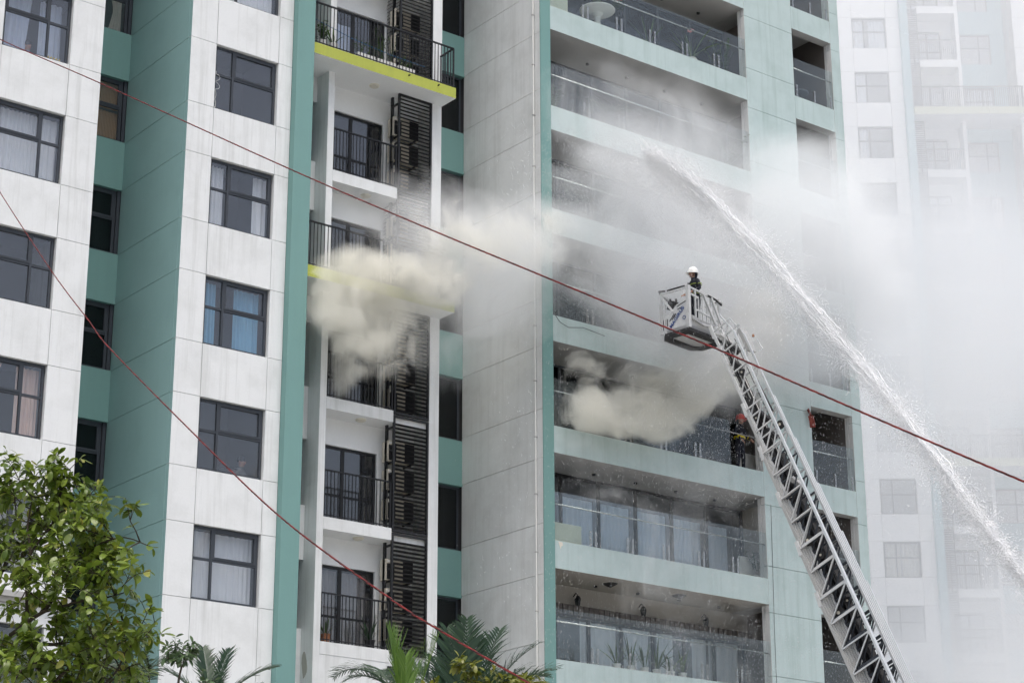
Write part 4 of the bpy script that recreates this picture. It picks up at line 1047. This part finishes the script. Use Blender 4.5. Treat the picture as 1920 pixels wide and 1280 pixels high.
# ================================================================== TREES AND PALMS
LB = MB()
def leafmesh(name, m, w=.5, bend=.25, seed=0):
    """pointed oval leaf of length 1 along +x, folded along the midrib"""
    random.seed(seed); b = MB()
    prof = ((0, .04), (.25, .62), (.5, .95), (.75, .92), (.92, .45), (1, 0))
    for t, q in prof:
        z = -bend*t*t+random.uniform(-.02, .02); x = t*(1-.12*bend*t)
        b.v += [(x, -w/2*q, z+.10*q*w), (x, 0, z), (x, w/2*q, z+.10*q*w)]
    for i in range(len(prof)-1):
        a = i*3; b.f += [(a, a+1, a+4, a+3), (a+1, a+2, a+5, a+4)]; b.mi += [0, 0]
    return b.mesh(name, m, True)
LM = [leafmesh('leaf', leafA, w, bd, i) for i, (w, bd) in enumerate(((.46, .2), (.52, .35), (.42, .1), (.5, .55)))]
LO = leafmesh('leaf', leafO, .4, .8, 9)
def leafframe(base, d, up, L):
    d = d.normalized(); y = up.cross(d); y = y.normalized() if y.length > .05 else Vector((0, 1, 0)); z = d.cross(y)
    M = Matrix.Identity(4)
    for i in range(3): M[i][0] = d[i]*L; M[i][1] = y[i]*L; M[i][2] = z[i]*L; M[i][3] = base[i]
    return M
def tree(name, label, cat, limbs, seed, meshes, leafmat_, nsub, sublen, leafL, per, nobj=300, base=None, outer=None, keep=None):
    random.seed(seed)
    t = thing(name, label, cat, base)
    b = MB(); twigs = []
    segs = []
    for pts, r0, r1 in limbs:
        P = [Vector(p) for p in pts]; Q = []
        for i in range(len(P)-1):
            a, b_, c, d = P[max(i-1, 0)], P[i], P[i+1], P[min(i+2, len(P)-1)]
            for k in range(4):
                s = k/4; Q.append(.5*((2*b_)+(c-a)*s+(2*a-5*b_+4*c-d)*s*s+(3*b_-a-3*c+d)*s**3)+Vector([random.uniform(-.006, .006) for _ in range(3)]))
        Q.append(P[-1]); n = len(Q)
        b.tube(Q, [r0+(r1-r0)*i/(n-1) for i in range(n)], 7)
        segs.append(Q); twigs.append((Q[-1], (Q[-1]-Q[-2]).normalized()))
    for Q in segs:
        for _ in range(max(2, int(nsub*len(Q)/12))):
            i = random.randrange(int(len(Q)*.25), len(Q)); p = Q[i]
            d = Vector((random.gauss(0, 1), random.gauss(0, .8), random.gauss(.45, .7))).normalized(); L = sublen*random.uniform(.45, 1.1)
            q = [p]; 
            for k in range(4):
                d = (d+Vector((random.gauss(0, .22), random.gauss(0, .22), random.gauss(.05, .2)))).normalized(); q.append(q[-1]+d*L/4)
            if keep and not keep(q[-1]): continue
            b.tube(q, [.0075, .006, .005, .004, .003], 5)
            twigs.append((q[-1], d)); twigs.append((q[2], d)) 
            for k in (2, 3, 4):
                for _2 in range(2):
                    d2 = (d+Vector((random.gauss(0, .9), random.gauss(0, .9), random.gauss(.1, .7)))).normalized(); e = q[k]+d2*L*random.uniform(.25, .5)
                    if keep and not keep(e): continue
                    b.tube([q[k], q[k].lerp(e, .5)+Vector((0, 0, .01)), e], [.004, .003, .002], 4); twigs.append((e, d2))
    b.build('trunk', bark, t, smooth=True)
    mats = []
    for p, d in twigs:
        n = random.randint(*per)
        a0 = random.random()*6.28
        u = d.cross(Vector((.3, .5, .8))).normalized(); v = d.cross(u)
        for k in range(n):
            a = a0+k*2.4; ld = (d*random.uniform(.1, .9)+(u*math.cos(a)+v*math.sin(a))+Vector((0, 0, random.uniform(-.45, .25)))).normalized()
            L = leafL*random.uniform(.55, 1.15)
            mats.append((leafframe(p-d*random.uniform(0, .07), ld, Vector((random.gauss(0, .35), random.gauss(0, .35)-.1, 1)), L), L))
    cp = Vector((0, 0, 1.6))
    mats.sort(key=lambda m: -m[1]/((m[0].translation-cp).length))
    for M, L in mats[:nobj]:
        o = bpy.data.objects.new('leaf', LO if random.random() < .012 else random.choice(meshes)); COL.objects.link(o)
        o.parent = t; o.matrix_parent_inverse = WLD[t.name].inverted(); o.matrix_world = M
        o.matrix_basis = M
    fb = MB()
    src = [([tuple(v.co) for v in m.vertices], [tuple(p.vertices) for p in m.polygons]) for m in meshes]
    for M, L in mats[nobj:]:
        vs, fs = random.choice(src); k = len(fb.v)
        fb.v += [tuple(M @ Vector(v)) for v in vs]; fb.f += [tuple(k+i for i in f) for f in fs]; fb.mi += [0]*len(fs)
    if fb.v:
        o = fb.build('foliage', leafmat_, t, smooth=True); o['kind'] = 'stuff'
    return t, len(mats)
tr_ = [([(8.2, 17.9, 0), (8.05, 18.0, 2.2), (7.9, 18.0, 3.6), (7.86, 17.94, 4.6), (7.98, 17.85, 5.12)], .09, .035),
       ([(7.98, 17.85, 5.12), (8.09, 17.76, 5.38), (8.09, 17.76, 5.73), (8.09, 17.76, 6.03), (8.06, 17.79, 6.31), (8.07, 17.78, 6.59)], .026, .006),
       ([(7.98, 17.85, 5.12), (8.14, 17.6, 5.17), (8.27, 17.37, 5.16)], .024, .014),
       ([(7.99, 17.84, 5.28), (8.11, 17.49, 5.44), (8.19, 17.3, 5.47), (8.24, 17.02, 5.48), (8.4, 16.77, 5.5), (8.58, 16.62, 5.57)], .020, .004),
       ([(8.11, 17.49, 5.44), (8.23, 17.53, 5.67), (8.28, 17.62, 5.93), (8.3, 17.73, 6.15), (8.36, 17.8, 6.48), (8.39, 17.79, 6.88)], .018, .004),
       ([(8.14, 17.47, 5.46), (8.19, 17.18, 5.73), (8.23, 17.02, 5.89), (8.33, 16.82, 5.99), (8.5, 16.68, 6.04), (8.66, 16.45, 5.93)], .016, .004),
       ([(7.97, 17.98, 5.05), (7.91, 18.16, 5.52), (8.04, 18.18, 6.05), (8.13, 18.24, 6.54), (8.07, 18.29, 6.85)], .018, .005),
       ([(8.09, 17.76, 6.03), (8.29, 17.86, 6.32), (8.46, 17.81, 6.58), (8.58, 17.7, 6.66)], .012, .004),
       ([(7.98, 17.85, 5.12), (7.75, 18.1, 5.5), (7.55, 18.3, 6.1), (7.5, 18.4, 6.7)], .02, .005),
       ([(7.9, 17.98, 4.0), (8.0, 17.4, 4.5), (8.1, 17.0, 4.79), (8.29, 16.85, 4.93), (8.39, 16.65, 5.02), (8.48, 16.5, 5.09)], .02, .004),
       ([(8.0, 17.4, 4.4), (8.3, 17.0, 4.5), (8.53, 16.79, 4.84), (8.6, 16.74, 5.01), (8.68, 16.66, 5.16)], .015, .004),
       ([(8.3, 17.0, 4.5), (8.63, 16.84, 4.87), (8.75, 16.74, 4.94)], .01, .004),
       ([(7.95, 17.95, 3.9), (7.7, 17.3, 4.4), (7.75, 17.02, 4.82), (7.93, 16.88, 4.89)], .012, .004)]
def pixel_like_keep(p):
    """crown outline of the tree seen in plan and height: keeps twigs inside its egg shaped crown"""
    c = Vector((7.95, 17.6, 5.6)); d = p-c
    a = d.dot(RH); return a < 1.30-.60*max(0, p.z-5.98) and p.z < 7.15 and (a/1.38)**2+((p.z-5.5)/1.55)**2 < 1.1
tt, nl = tree('broadleaf_tree', 'leafy green street tree with dark bare limbs at the lower left', 'tree', tr_, 11, LM, leafA, 8, .46, .118, (4, 6), base=(8.2, 17.9, 0), keep=pixel_like_keep)
LMB = [leafmesh('leaf', leafB, w, bd, i) for i, (w, bd) in enumerate(((.42, .3), (.5, .5)))]
random.seed(5)
tree('shrub', 'dull green shrub in front of the white centre block corner', 'shrub',
     [([(12.55, 23.0, 0), (12.5, 23.05, 3.0), (12.55, 23.1, 5.2), (12.6, 23.05, 6.1), (12.66, 23.0, 6.35)], .04, .006), ([(12.5, 23.05, 4.6), (12.35, 23.25, 5.6), (12.3, 23.3, 6.25)], .02, .005), ([(12.55, 23.1, 5.0), (12.75, 22.95, 5.6), (12.82, 22.9, 6.0)], .015, .004)],
     6, LMB, leafB, 8, .32, .11, (3, 5), nobj=120, base=(12.55, 23.0, 0))
LMY = [leafmesh('leaf', leafL, w, bd, i) for i, (w, bd) in enumerate(((.45, .3), (.5, .5)))]
tree('shrub', 'yellow green shrub at the bottom edge below the fan of palm leaves', 'shrub',
     [([(18.5, 24.6, 0), (18.45, 24.65, 3.0), (18.4, 24.8, 5.8), (18.45, 24.9, 6.9)], .05, .008), ([(18.45, 24.65, 4.6), (18.9, 24.4, 6.0), (19.0, 24.3, 6.85)], .02, .005), ([(18.45, 24.7, 4.6), (18.1, 25.1, 6.0), (18.0, 25.2, 6.7)], .02, .005)],
     8, LMY, leafL, 22, .42, .15, (5, 8), nobj=200, base=(18.5, 24.6, 0))
def palm(name, label, base, head, fr, lm, seed, trunk_r=.09):
    """fr: list of (azimuth deg in camera frame 0=right 90=away, start elevation deg, length, droop, leaflet length, half angle)"""
    random.seed(seed); hd = Vector(head)
    t = thing(name, label, 'palm', base)
    b = MB(); bs = Vector(base); n = 10
    b.tube([bs.lerp(hd, i/n)+Vector((.03*math.sin(i), .03*math.cos(i*1.3), 0)) for i in range(n+1)], [trunk_r*(1.15-.4*i/n)*(1+.06*(i % 2)) for i in range(n+1)], 9); b.build('trunk', palmtrunk, t, smooth=True)
    for az, el, L, droop, ll, ha in fr:
        a = R(az); h = RH*math.cos(a)+FHV*math.sin(a); d = h*math.cos(R(el))+ZL*math.sin(R(el))
        b = MB(); p = hd.copy(); n = 18; pts = [p.copy()]; ds = [d.copy()]
        for i in range(n):
            p = p+d*(L/n); d = (d-ZL*(droop/n)*(.4+1.2*i/n)).normalized(); pts.append(p.copy()); ds.append(d.copy())
        b.tube(pts, [.022*(1-.85*i/n) for i in range(n+1)], 5)
        m_ = 30
        for i in range(m_):
            s = .16+.84*i/(m_-1); k = min(n-1, int(s*n)); q = pts[k].lerp(pts[k+1], s*n-k) if k < n else pts[-1]; dd = ds[k]
            sd = dd.cross(ZL); sd = sd.normalized() if sd.length > .05 else RH; upn = sd.cross(dd)
            le = ll*(math.sin(math.pi*(.16+.80*(s-.16)/.84)))**.6*random.uniform(.85, 1.1)
            for sg in (1, -1):
                ld = (dd*math.cos(R(ha))+sd*sg*math.sin(R(ha))+upn*random.uniform(.05, .3)).normalized()
                w = (.036 if lm is leafP else .017)*ll/.5; q0 = len(b.v); r_ = q.copy(); dl = ld.copy()
                sdw = (dl.cross(upn)).normalized()
                for j, ww in enumerate((.5, 1, .75, 0.05)):
                    b.v += [tuple(r_-sdw*w*ww*.5), tuple(r_+sdw*w*ww*.5+upn*.004)]
                    r_ = r_+dl*le/3; dl = (dl-ZL*random.uniform(.05, .28)).normalized()
                for j in range(3): b.f.append((q0+2*j, q0+2*j+1, q0+2*j+3, q0+2*j+2)); b.mi.append(0)
        b.build('frond', lm, t)
    return t
palm('palm_tree', 'dark feather palm half hidden behind the lower left tree', (13.4, 27.6, 0), (13.62, 27.3, 6.15), [(150, 55, 1.5, .9, .55, 55), (115, 75, 1.5, .7, .55, 55), (60, 70, 1.6, .8, .55, 55), (20, 55, 1.5, .9, .55, 50), (200, 40, 1.3, .9, .5, 55), (-30, 50, 1.2, 1.0, .5, 55), (80, 40, 1.3, 1, .5, 55)], leafP, 21)
palm('palm_tree', 'spiky palm tuft at the foot of the white centre block', (17.0, 29.8, 0), (16.9, 29.85, 6.95), [(170, 50, 1.1, .7, .38, 38), (120, 72, 1.15, .5, .38, 35), (60, 70, 1.15, .5, .38, 35), (15, 48, 1.3, .8, .38, 36), (-20, 30, 1.2, .8, .38, 36), (200, 30, 1.0, .8, .35, 38), (90, 55, 1.0, .6, .35, 38)], leafP, 22)
palm('palm_tree', 'drooping dark palm under the white wall left of the bright fronds', (20.2, 29.8, 0), (20.3, 29.75, 7.68), [(165, 42, 1.1, 1.7, .5, 62), (195, 30, .8, 1.4, .4, 62), (25, 38, 1.0, 1.6, .42, 62), (110, 50, .8, 1.4, .4, 60), (-30, 20, .8, 1.5, .4, 60), (60, 45, .8, 1.5, .4, 60)], leafP, 23)
palm('palm_tree', 'bright yellow green young palm with two upright fronds', (18.9, 27.1, 0), (18.86, 27.15, 6.45), [(160, 80, 1.55, .10, .75, 18), (8, 72, 1.45, .12, .75, 20), (95, 84, 1.2, .15, .6, 22), (30, 45, 1.1, .9, .5, 40), (170, 40, 1.0, .9, .5, 40)], leafY, 24)
palm('palm_tree', 'big bushy palm fan in front of the grey wall foot', (20.9, 28.1, 0), (20.75, 28.15, 6.55), [(150, 62, 2.0, .9, .62, 42), (120, 76, 2.1, .6, .62, 40), (85, 82, 2.15, .5, .62, 38), (50, 72, 2.2, .8, .62, 40), (25, 55, 2.2, 1.1, .62, 42), (5, 40, 2.0, 1.2, .6, 45), (-25, 45, 1.7, 1.1, .55, 45), (175, 45, 1.5, 1.1, .55, 45), (70, 60, 1.9, .9, .6, 42), (210, 45, 1.3, 1, .5, 45), (100, 50, 1.7, 1.1, .6, 42), (135, 70, 1.7, .8, .6, 42), (15, 65, 2.1, 1.0, .62, 42), (38, 60, 1.9, 1.0, .62, 42), (60, 80, 1.8, .7, .62, 40), (160, 55, 1.7, 1.0, .6, 42), (-10, 55, 1.8, 1.1, .6, 42), (-45, 60, 1.4, 1.0, .6, 42)], leafP, 25)

# ================================================================== WATER
def drops(name, pos, vel, r, ln, m):
    n = len(pos); d = vel/np.linalg.norm(vel, axis=1)[:, None]
    x = np.cross(d, np.array([.31, .52, .11])); x /= np.linalg.norm(x, axis=1)[:, None]; y = np.cross(d, x)
    V = np.empty((n, 5, 3)); r = r[:, None]; ln = ln[:, None]
    V[:, 0] = pos+d*ln*.5; V[:, 1] = pos-d*ln*.5; V[:, 2] = pos+x*r; V[:, 3] = pos+(-.5*x+.866*y)*r; V[:, 4] = pos+(-.5*x-.866*y)*r
    fb = np.array([(0, 2, 3), (0, 3, 4), (0, 4, 2), (1, 3, 2), (1, 4, 3), (1, 2, 4)])
    Fc = (fb[None]+np.arange(n)[:, None, None]*5).reshape(-1, 3)
    me = bpy.data.meshes.new(name); me.vertices.add(n*5); me.vertices.foreach_set('co', V.reshape(-1))
    me.loops.add(len(Fc)*3); me.loops.foreach_set('vertex_index', Fc.reshape(-1).astype(np.int32)); me.polygons.add(len(Fc))
    me.polygons.foreach_set('loop_start', np.arange(0, len(Fc)*3, 3, dtype=np.int32)); me.materials.append(m)
    me.update(calc_edges=True); me.validate()
    o = bpy.data.objects.new(name, me); COL.objects.link(o); o['kind'] = 'stuff'
    return o
wm, N, L = newmat('water_drops')
d_ = N.new('ShaderNodeBsdfDiffuse'); d_.inputs[0].default_value = (.97, .98, .99, 1); t_ = N.new('ShaderNodeBsdfTranslucent'); t_.inputs[0].default_value = (.97, .98, .99, 1)
mx = N.new('ShaderNodeMixShader'); mx.inputs[0].default_value = .12; L.new(d_.outputs[0], mx.inputs[1]); L.new(t_.outputs[0], mx.inputs[2])
tp_ = N.new('ShaderNodeBsdfTransparent'); m3 = N.new('ShaderNodeMixShader'); m3.inputs[0].default_value = .38; L.new(mx.outputs[0], m3.inputs[1]); L.new(tp_.outputs[0], m3.inputs[2])
oo = N.new('ShaderNodeOutputMaterial'); L.new(m3.outputs[0], oo.inputs[0])
rng = np.random.default_rng(4)
JC = np.array([(28.0, 20.0, 5.9), (28.4, 21.13, 7.28), (29.1, 23.0, 9.56), (29.81, 24.87, 11.61), (30.61, 27.02, 13.95), (31.56, 29.52, 16.42), (32.66, 32.44, 19.31), (33.85, 35.6, 22.16), (34.59, 37.56, 23.79), (35.38, 39.64, 25.3)])
tt_ = np.linspace(0, 1, len(JC))
def jet(t): return np.stack([np.interp(t, tt_, JC[:, i]) for i in range(3)], 1)
def jdir(t): e = 1e-3; return jet(np.minimum(t+e, 1))-jet(np.maximum(t-e, 0))
n = 80000
t = rng.random(n)**.8
sp = (.06+.34*t+.12*np.abs(np.sin(t*37+np.sin(t*91))))*np.minimum(1, (1.02-t)*9)**.5
off = rng.normal(size=(n, 3))*sp[:, None]*np.where(rng.random(n) < .7, .38, .8)[:, None]
off[:, 2] -= np.abs(rng.normal(size=n))*sp*.6
jo = drops('water_jet', jet(t)+off, jdir(t)+rng.normal(size=(n, 3))*.0006, rng.uniform(.0025, .0085, n), rng.uniform(.02, .09, n), wm)
# ropey white core of the jet, built of many overlapping strands
b = MB(); random.seed(8)
for i in range(560):
    t0 = random.random()**.9*.97; L_ = random.uniform(.02, .075); k = 7
    o_ = Vector((random.gauss(0, 1), random.gauss(0, 1), random.gauss(0, 1)))
    q = []; rr_ = []
    for j in range(k+1):
        u_ = j/k; tq = min(.999, t0+L_*u_); p = Vector(jet(np.array([tq]))[0]); w_ = (.03+.085*tq)*(1 if tq < .9 else 1+(tq-.9)*7)
        q.append(p+o_*w_*.8+Vector((random.gauss(0, .02), random.gauss(0, .02), random.gauss(0, .02))))
        rr_.append(max(.003, math.sin(math.pi*(u_*.94+.03))*random.uniform(.004, .013)*(.8+.6*tq)*(1 if tq < .9 else max(.25, 1-(tq-.9)*7))))
    b.tube(q, rr_, 5)
core = b.mesh('core', [wm], True)
co = bpy.data.objects.new('core', core); COL.objects.link(co); co.parent = jo; co['kind'] = 'stuff'
tag(jo, 'white jet of water arching from lower right to the balconies', 'water jet')
# the jet's head breaks up into a broad burst of fine drops
n = 16000
t = 1-np.abs(rng.normal(size=n))*.13; t = np.clip(t, .5, 1)
off = rng.normal(size=(n, 3))*(.10+.34*np.clip((t-.72)/.28, 0, 1))[:, None]; off[:, 2] -= np.abs(rng.normal(size=n))*.30*(t-.5)
ext = np.abs(rng.normal(size=n))*.9*(t > .97)
hd_ = drops('water_burst', jet(t)+off+np.array([-.25, .62, .42])*ext[:, None], jdir(t)+rng.normal(size=(n, 3))*.0012, rng.uniform(.0025, .0085, n), rng.uniform(.015, .06, n), wm)
# spray thrown off the end of the jet and falling along the front
n = 14000
a = rng.random(n); side = np.abs(rng.normal(size=n))
pos = np.stack([35.3-1.6*a**1.5+rng.normal(size=n)*.9+side*.9, 39.7+2.2*a+rng.normal(size=n)*.5, 25.4+.9*a-2.6*side*(.3+a)+rng.normal(size=n)*.55], 1)
pos = pos[(pos[:, 1] < 42.5) & (pos[:, 1] > 37)]; n = len(pos)
so = drops('water_spray', pos, np.stack([rng.normal(size=n)*.5-.2, rng.normal(size=n)*.3+.4, -.6-rng.random(n)], 1), rng.uniform(.003, .009, n), rng.uniform(.012, .045, n), wm)
n = 27000
X = rng.uniform(30.5, 44.5, n); Y = rng.uniform(37.5, 42.5, n); Z = rng.uniform(8.5, 24.8, n)
k = (Z < 25.5-.62*(X-33).clip(0)-.0) & ((X > 33.2) | (rng.random(n) < .45)) & (rng.random(n) < np.interp(X, [30.5, 34, 40, 44.5], [.35, 1, 1, .55]))
pos = np.stack([X, Y, Z], 1)[k]; n = len(pos)
ro_ = drops('falling_water', pos, np.stack([rng.normal(size=n)*.10-.10, rng.normal(size=n)*.1, -np.ones(n)], 1), rng.uniform(.0022, .0055, n)*np.where(rng.random(n) < .05, 1.5, 1), rng.uniform(.02, .08, n), wm)

# ================================================================== SMOKE
def smoke(name, blobs, lo, hi, color, dens, erode=.9, nscale=.9, base=0.0, aniso=.1, detail=4, seed=0.0, gain=1.6, power=1.5, cap=1.15, step=1.0):
    """closed box of uneven smoke; blobs: (centre, radius or radii, strength)"""
    m, N, L = newmat(name)
    tc = N.new('ShaderNodeTexCoord')
    tot = None
    for c, r, s in blobs:
        r = r if hasattr(r, '__len__') else (r, r, r)
        mp = N.new('ShaderNodeMapping'); mp.vector_type = 'POINT'
        mp.inputs['Scale'].default_value = tuple(1/q for q in r); mp.inputs['Location'].default_value = tuple(-c[i]/r[i] for i in range(3))
        L.new(tc.outputs['Object'], mp.inputs[0])
        ln = N.new('ShaderNodeVectorMath'); ln.operation = 'LENGTH'; L.new(mp.outputs[0], ln.inputs[0])
        mr = N.new('ShaderNodeMapRange'); mr.interpolation_type = 'SMOOTHSTEP'; mr.inputs[1].default_value = 1; mr.inputs[2].default_value = .1; mr.inputs[3].default_value = 0; mr.inputs[4].default_value = s
        L.new(ln.outputs['Value'], mr.inputs[0])
        if tot is None: tot = mr.outputs[0]
        else:
            ad = N.new('ShaderNodeMath'); ad.operation = 'ADD'; L.new(tot, ad.inputs[0]); L.new(mr.outputs[0], ad.inputs[1]); tot = ad.outputs[0]
    cl = N.new('ShaderNodeMath'); cl.operation = 'MINIMUM'; cl.inputs[1].default_value = cap; L.new(tot, cl.inputs[0]); tot = cl.outputs[0]
    of = N.new('ShaderNodeVectorMath'); of.operation = 'ADD'; of.inputs[1].default_value = (seed, seed*1.7, seed*.6); L.new(tc.outputs['Object'], of.inputs[0])
    nz = N.new('ShaderNodeTexNoise'); nz.inputs['Scale'].default_value = nscale; nz.inputs['Detail'].default_value = detail; nz.inputs['Roughness'].default_value = .62; nz.inputs['Distortion'].default_value = 1.1
    L.new(of.outputs[0], nz.inputs['Vector'])
    mr = N.new('ShaderNodeMapRange'); mr.inputs[1].default_value = .25; mr.inputs[2].default_value = .75; mr.inputs[3].default_value = 0; mr.inputs[4].default_value = erode; mr.clamp = True
    L.new(nz.outputs[0], mr.inputs[0])
    sb = N.new('ShaderNodeMath'); sb.operation = 'SUBTRACT'; L.new(tot, sb.inputs[0]); L.new(mr.outputs[0], sb.inputs[1])
    mxm = N.new('ShaderNodeMath'); mxm.operation = 'MAXIMUM'; mxm.inputs[1].default_value = 0; L.new(sb.outputs[0], mxm.inputs[0])
    pw = N.new('ShaderNodeMath'); pw.operation = 'POWER'; pw.inputs[1].default_value = power; L.new(mxm.outputs[0], pw.inputs[0]); mxm = pw
    mu = N.new('ShaderNodeMath'); mu.operation = 'MULTIPLY'; mu.inputs[1].default_value = dens*gain; L.new(mxm.outputs[0], mu.inputs[0])
    out = mu.outputs[0]
    if base:
        ad = N.new('ShaderNodeMath'); ad.operation = 'ADD'; ad.inputs[1].default_value = base; L.new(out, ad.inputs[0]); out = ad.outputs[0]
    pv = N.new('ShaderNodeVolumePrincipled'); pv.inputs['Color'].default_value = (*color, 1); pv.inputs['Anisotropy'].default_value = aniso
    pv.inputs['Absorption Color'].default_value = (0, 0, 0, 1)
    L.new(out, pv.inputs['Density'])
    o_ = N.new('ShaderNodeOutputMaterial'); L.new(pv.outputs[0], o_.inputs['Volume'])
    m.cycles.volume_step_rate = step
    b = MB(); b.box(lo[0], hi[0], lo[1], hi[1], lo[2], hi[2]); o = b.build(name, m); o['kind'] = 'stuff'
    return o
YEL = (.99, .98, .92); WHT = (.975, .988, .998)
smoke('smoke_plume', [((28.2, 43.7, 18.3), (.7, .7, .95), 1.2), ((28.4, 43.3, 19.1), (1.2, 1.0, 1.15), 1.3), ((27.7, 43.0, 19.8), (1.4, 1.1, 1.4), 1.35), ((27.5, 42.9, 20.8), (1.35, 1.1, 1.3), 1.25),
                      ((28.8, 43.2, 20.0), (1.6, 1.2, 1.5), .85), ((29.4, 43.3, 19.0), 1.4, .75), ((28.9, 43.0, 21.1), 1.5, .75), ((29.9, 42.9, 21.2), 1.7, .62), ((31.0, 42.6, 21.9), (2.2, 1.6, 1.9), .66), ((32.3, 42.2, 22.6), (2.6, 1.6, 2.1), .64), ((33.8, 41.9, 23.2), (2.6, 1.5, 2.1), .55),
                      ((30.6, 42.9, 20.0), (2.2, 1.6, 2.4), .5), ((30.2, 42.8, 23.4), (2.4, 1.5, 2.0), .5), ((28.6, 42.6, 21.2), (1.6, 1.0, .9), .6), ((30.2, 42.5, 21.2), (1.7, 1.0, .9), .75)],
      (25.8, 40.4, 16.8), (36.6, 44.74, 26.0), YEL, 2.7, erode=1.35, nscale=.95, seed=3.1, power=1.2, detail=7, step=.5)
smoke('smoke_plume', [((34.9, 42.1, 18.3), (1.1, 1.0, 1.0), 1.1), ((35.8, 42.1, 18.3), (1.5, 1.1, 1.05), 1.45), ((36.8, 41.9, 18.4), (1.6, 1.1, 1.0), 1.5), ((37.8, 41.9, 18.4), (1.4, 1.0, .95), 1.2), ((38.4, 41.9, 19.2), (2.0, 1.1, 1.4), 1.2),
                      ((39.5, 41.6, 20.1), (2.2, 1.2, 1.6), 1.2), ((40.5, 41.4, 21.1), (2.3, 1.3, 1.8), 1.15), ((36.5, 42.1, 19.3), (2.1, 1.0, 1.2), .75), ((35.0, 42.2, 19.6), (1.2, .9, 1.3), .75), ((41.2, 41.1, 22.3), (2.6, 1.4, 2.1), 1.0), ((37.5, 42.0, 20.3), (2.4, 1.0, 1.2), .55)],
      (33.2, 39.4, 16.4), (44.2, 44.2, 25.6), YEL, 3.4, erode=1.38, nscale=1.0, seed=8.4, power=1.2, detail=7, step=.5)
smoke('smoke_veil', [((36.5, 40.9, 22.6), (5.4, 1.9, 4.2), .85), ((38.5, 40.9, 21.5), (5.0, 1.8, 3.6), .85), ((40.9, 40.5, 23.6), (4.4, 2.0, 4.2), 1.05), ((43.6, 40.9, 24.2), (4.4, 1.9, 4.8), 1.2), ((42.9, 41.3, 22.0), (3.8, 1.4, 3.6), 1.0), ((36.5, 41.4, 27.0), (5.4, 1.3, 3.4), .85), ((33.0, 41.8, 23.0), (3.0, 1.6, 2.8), .7), ((41, 41.4, 27.4), (5.0, 1.1, 3.2), .75), ((45, 41.5, 27.8), (3.4, 1.1, 3.0), .7), ((38, 41.0, 18.0), (8, 1.7, 7), .38), ((38.5, 41.0, 12.5), (8, 1.7, 6), .36), ((44.5, 40.8, 25.5), (4.4, 1.9, 5), .6), ((36.6, 41.0, 24.9), (4.6, 1.7, 3.0), .8)],
      (29.6, 38.4, 7.0), (48.8, 42.66, 31.4), WHT, .75, erode=.85, nscale=.42, seed=1.7, power=1.15, detail=4, step=1.0)
smoke('smoke_veil', [((29.4, 42.8, 22.6), (3.0, 1.6, 3.0), .8), ((31.4, 42.5, 22.4), (3.2, 1.7, 3.2), .9), ((32.8, 42.2, 21.6), (2.6, 1.6, 3.4), .8), ((30.6, 42.6, 19.6), (2.8, 1.6, 2.6), .7)],
      (26.4, 40.8, 17.0), (35.6, 44.5, 26.0), WHT, .55, erode=.8, nscale=.7, seed=6.6, power=1.1, detail=4, step=1.0)
smoke('smoke_bank', [((55.5, 48.1, 27.5), (10, 9, 9), 1.0), ((61.0, 49, 29.0), (10, 9, 9), 1.0), ((53.1, 47.4, 24.0), (8, 7, 8), .9), ((66.4, 54.9, 35.0), (9, 8, 7), .6), ((60.2, 48.3, 13), (11, 9, 8.5), 1.9), ((66, 47, 13), (10, 8, 9), 1.9), ((54, 43.5, 10.5), (6, 5, 5), 1.5)],
      (47.2, 38.0, 2.0), (92.0, 78.0, 62.0), WHT, .11, erode=.8, nscale=.12, seed=5.2, base=.027, power=1.2, detail=2, step=1.3)
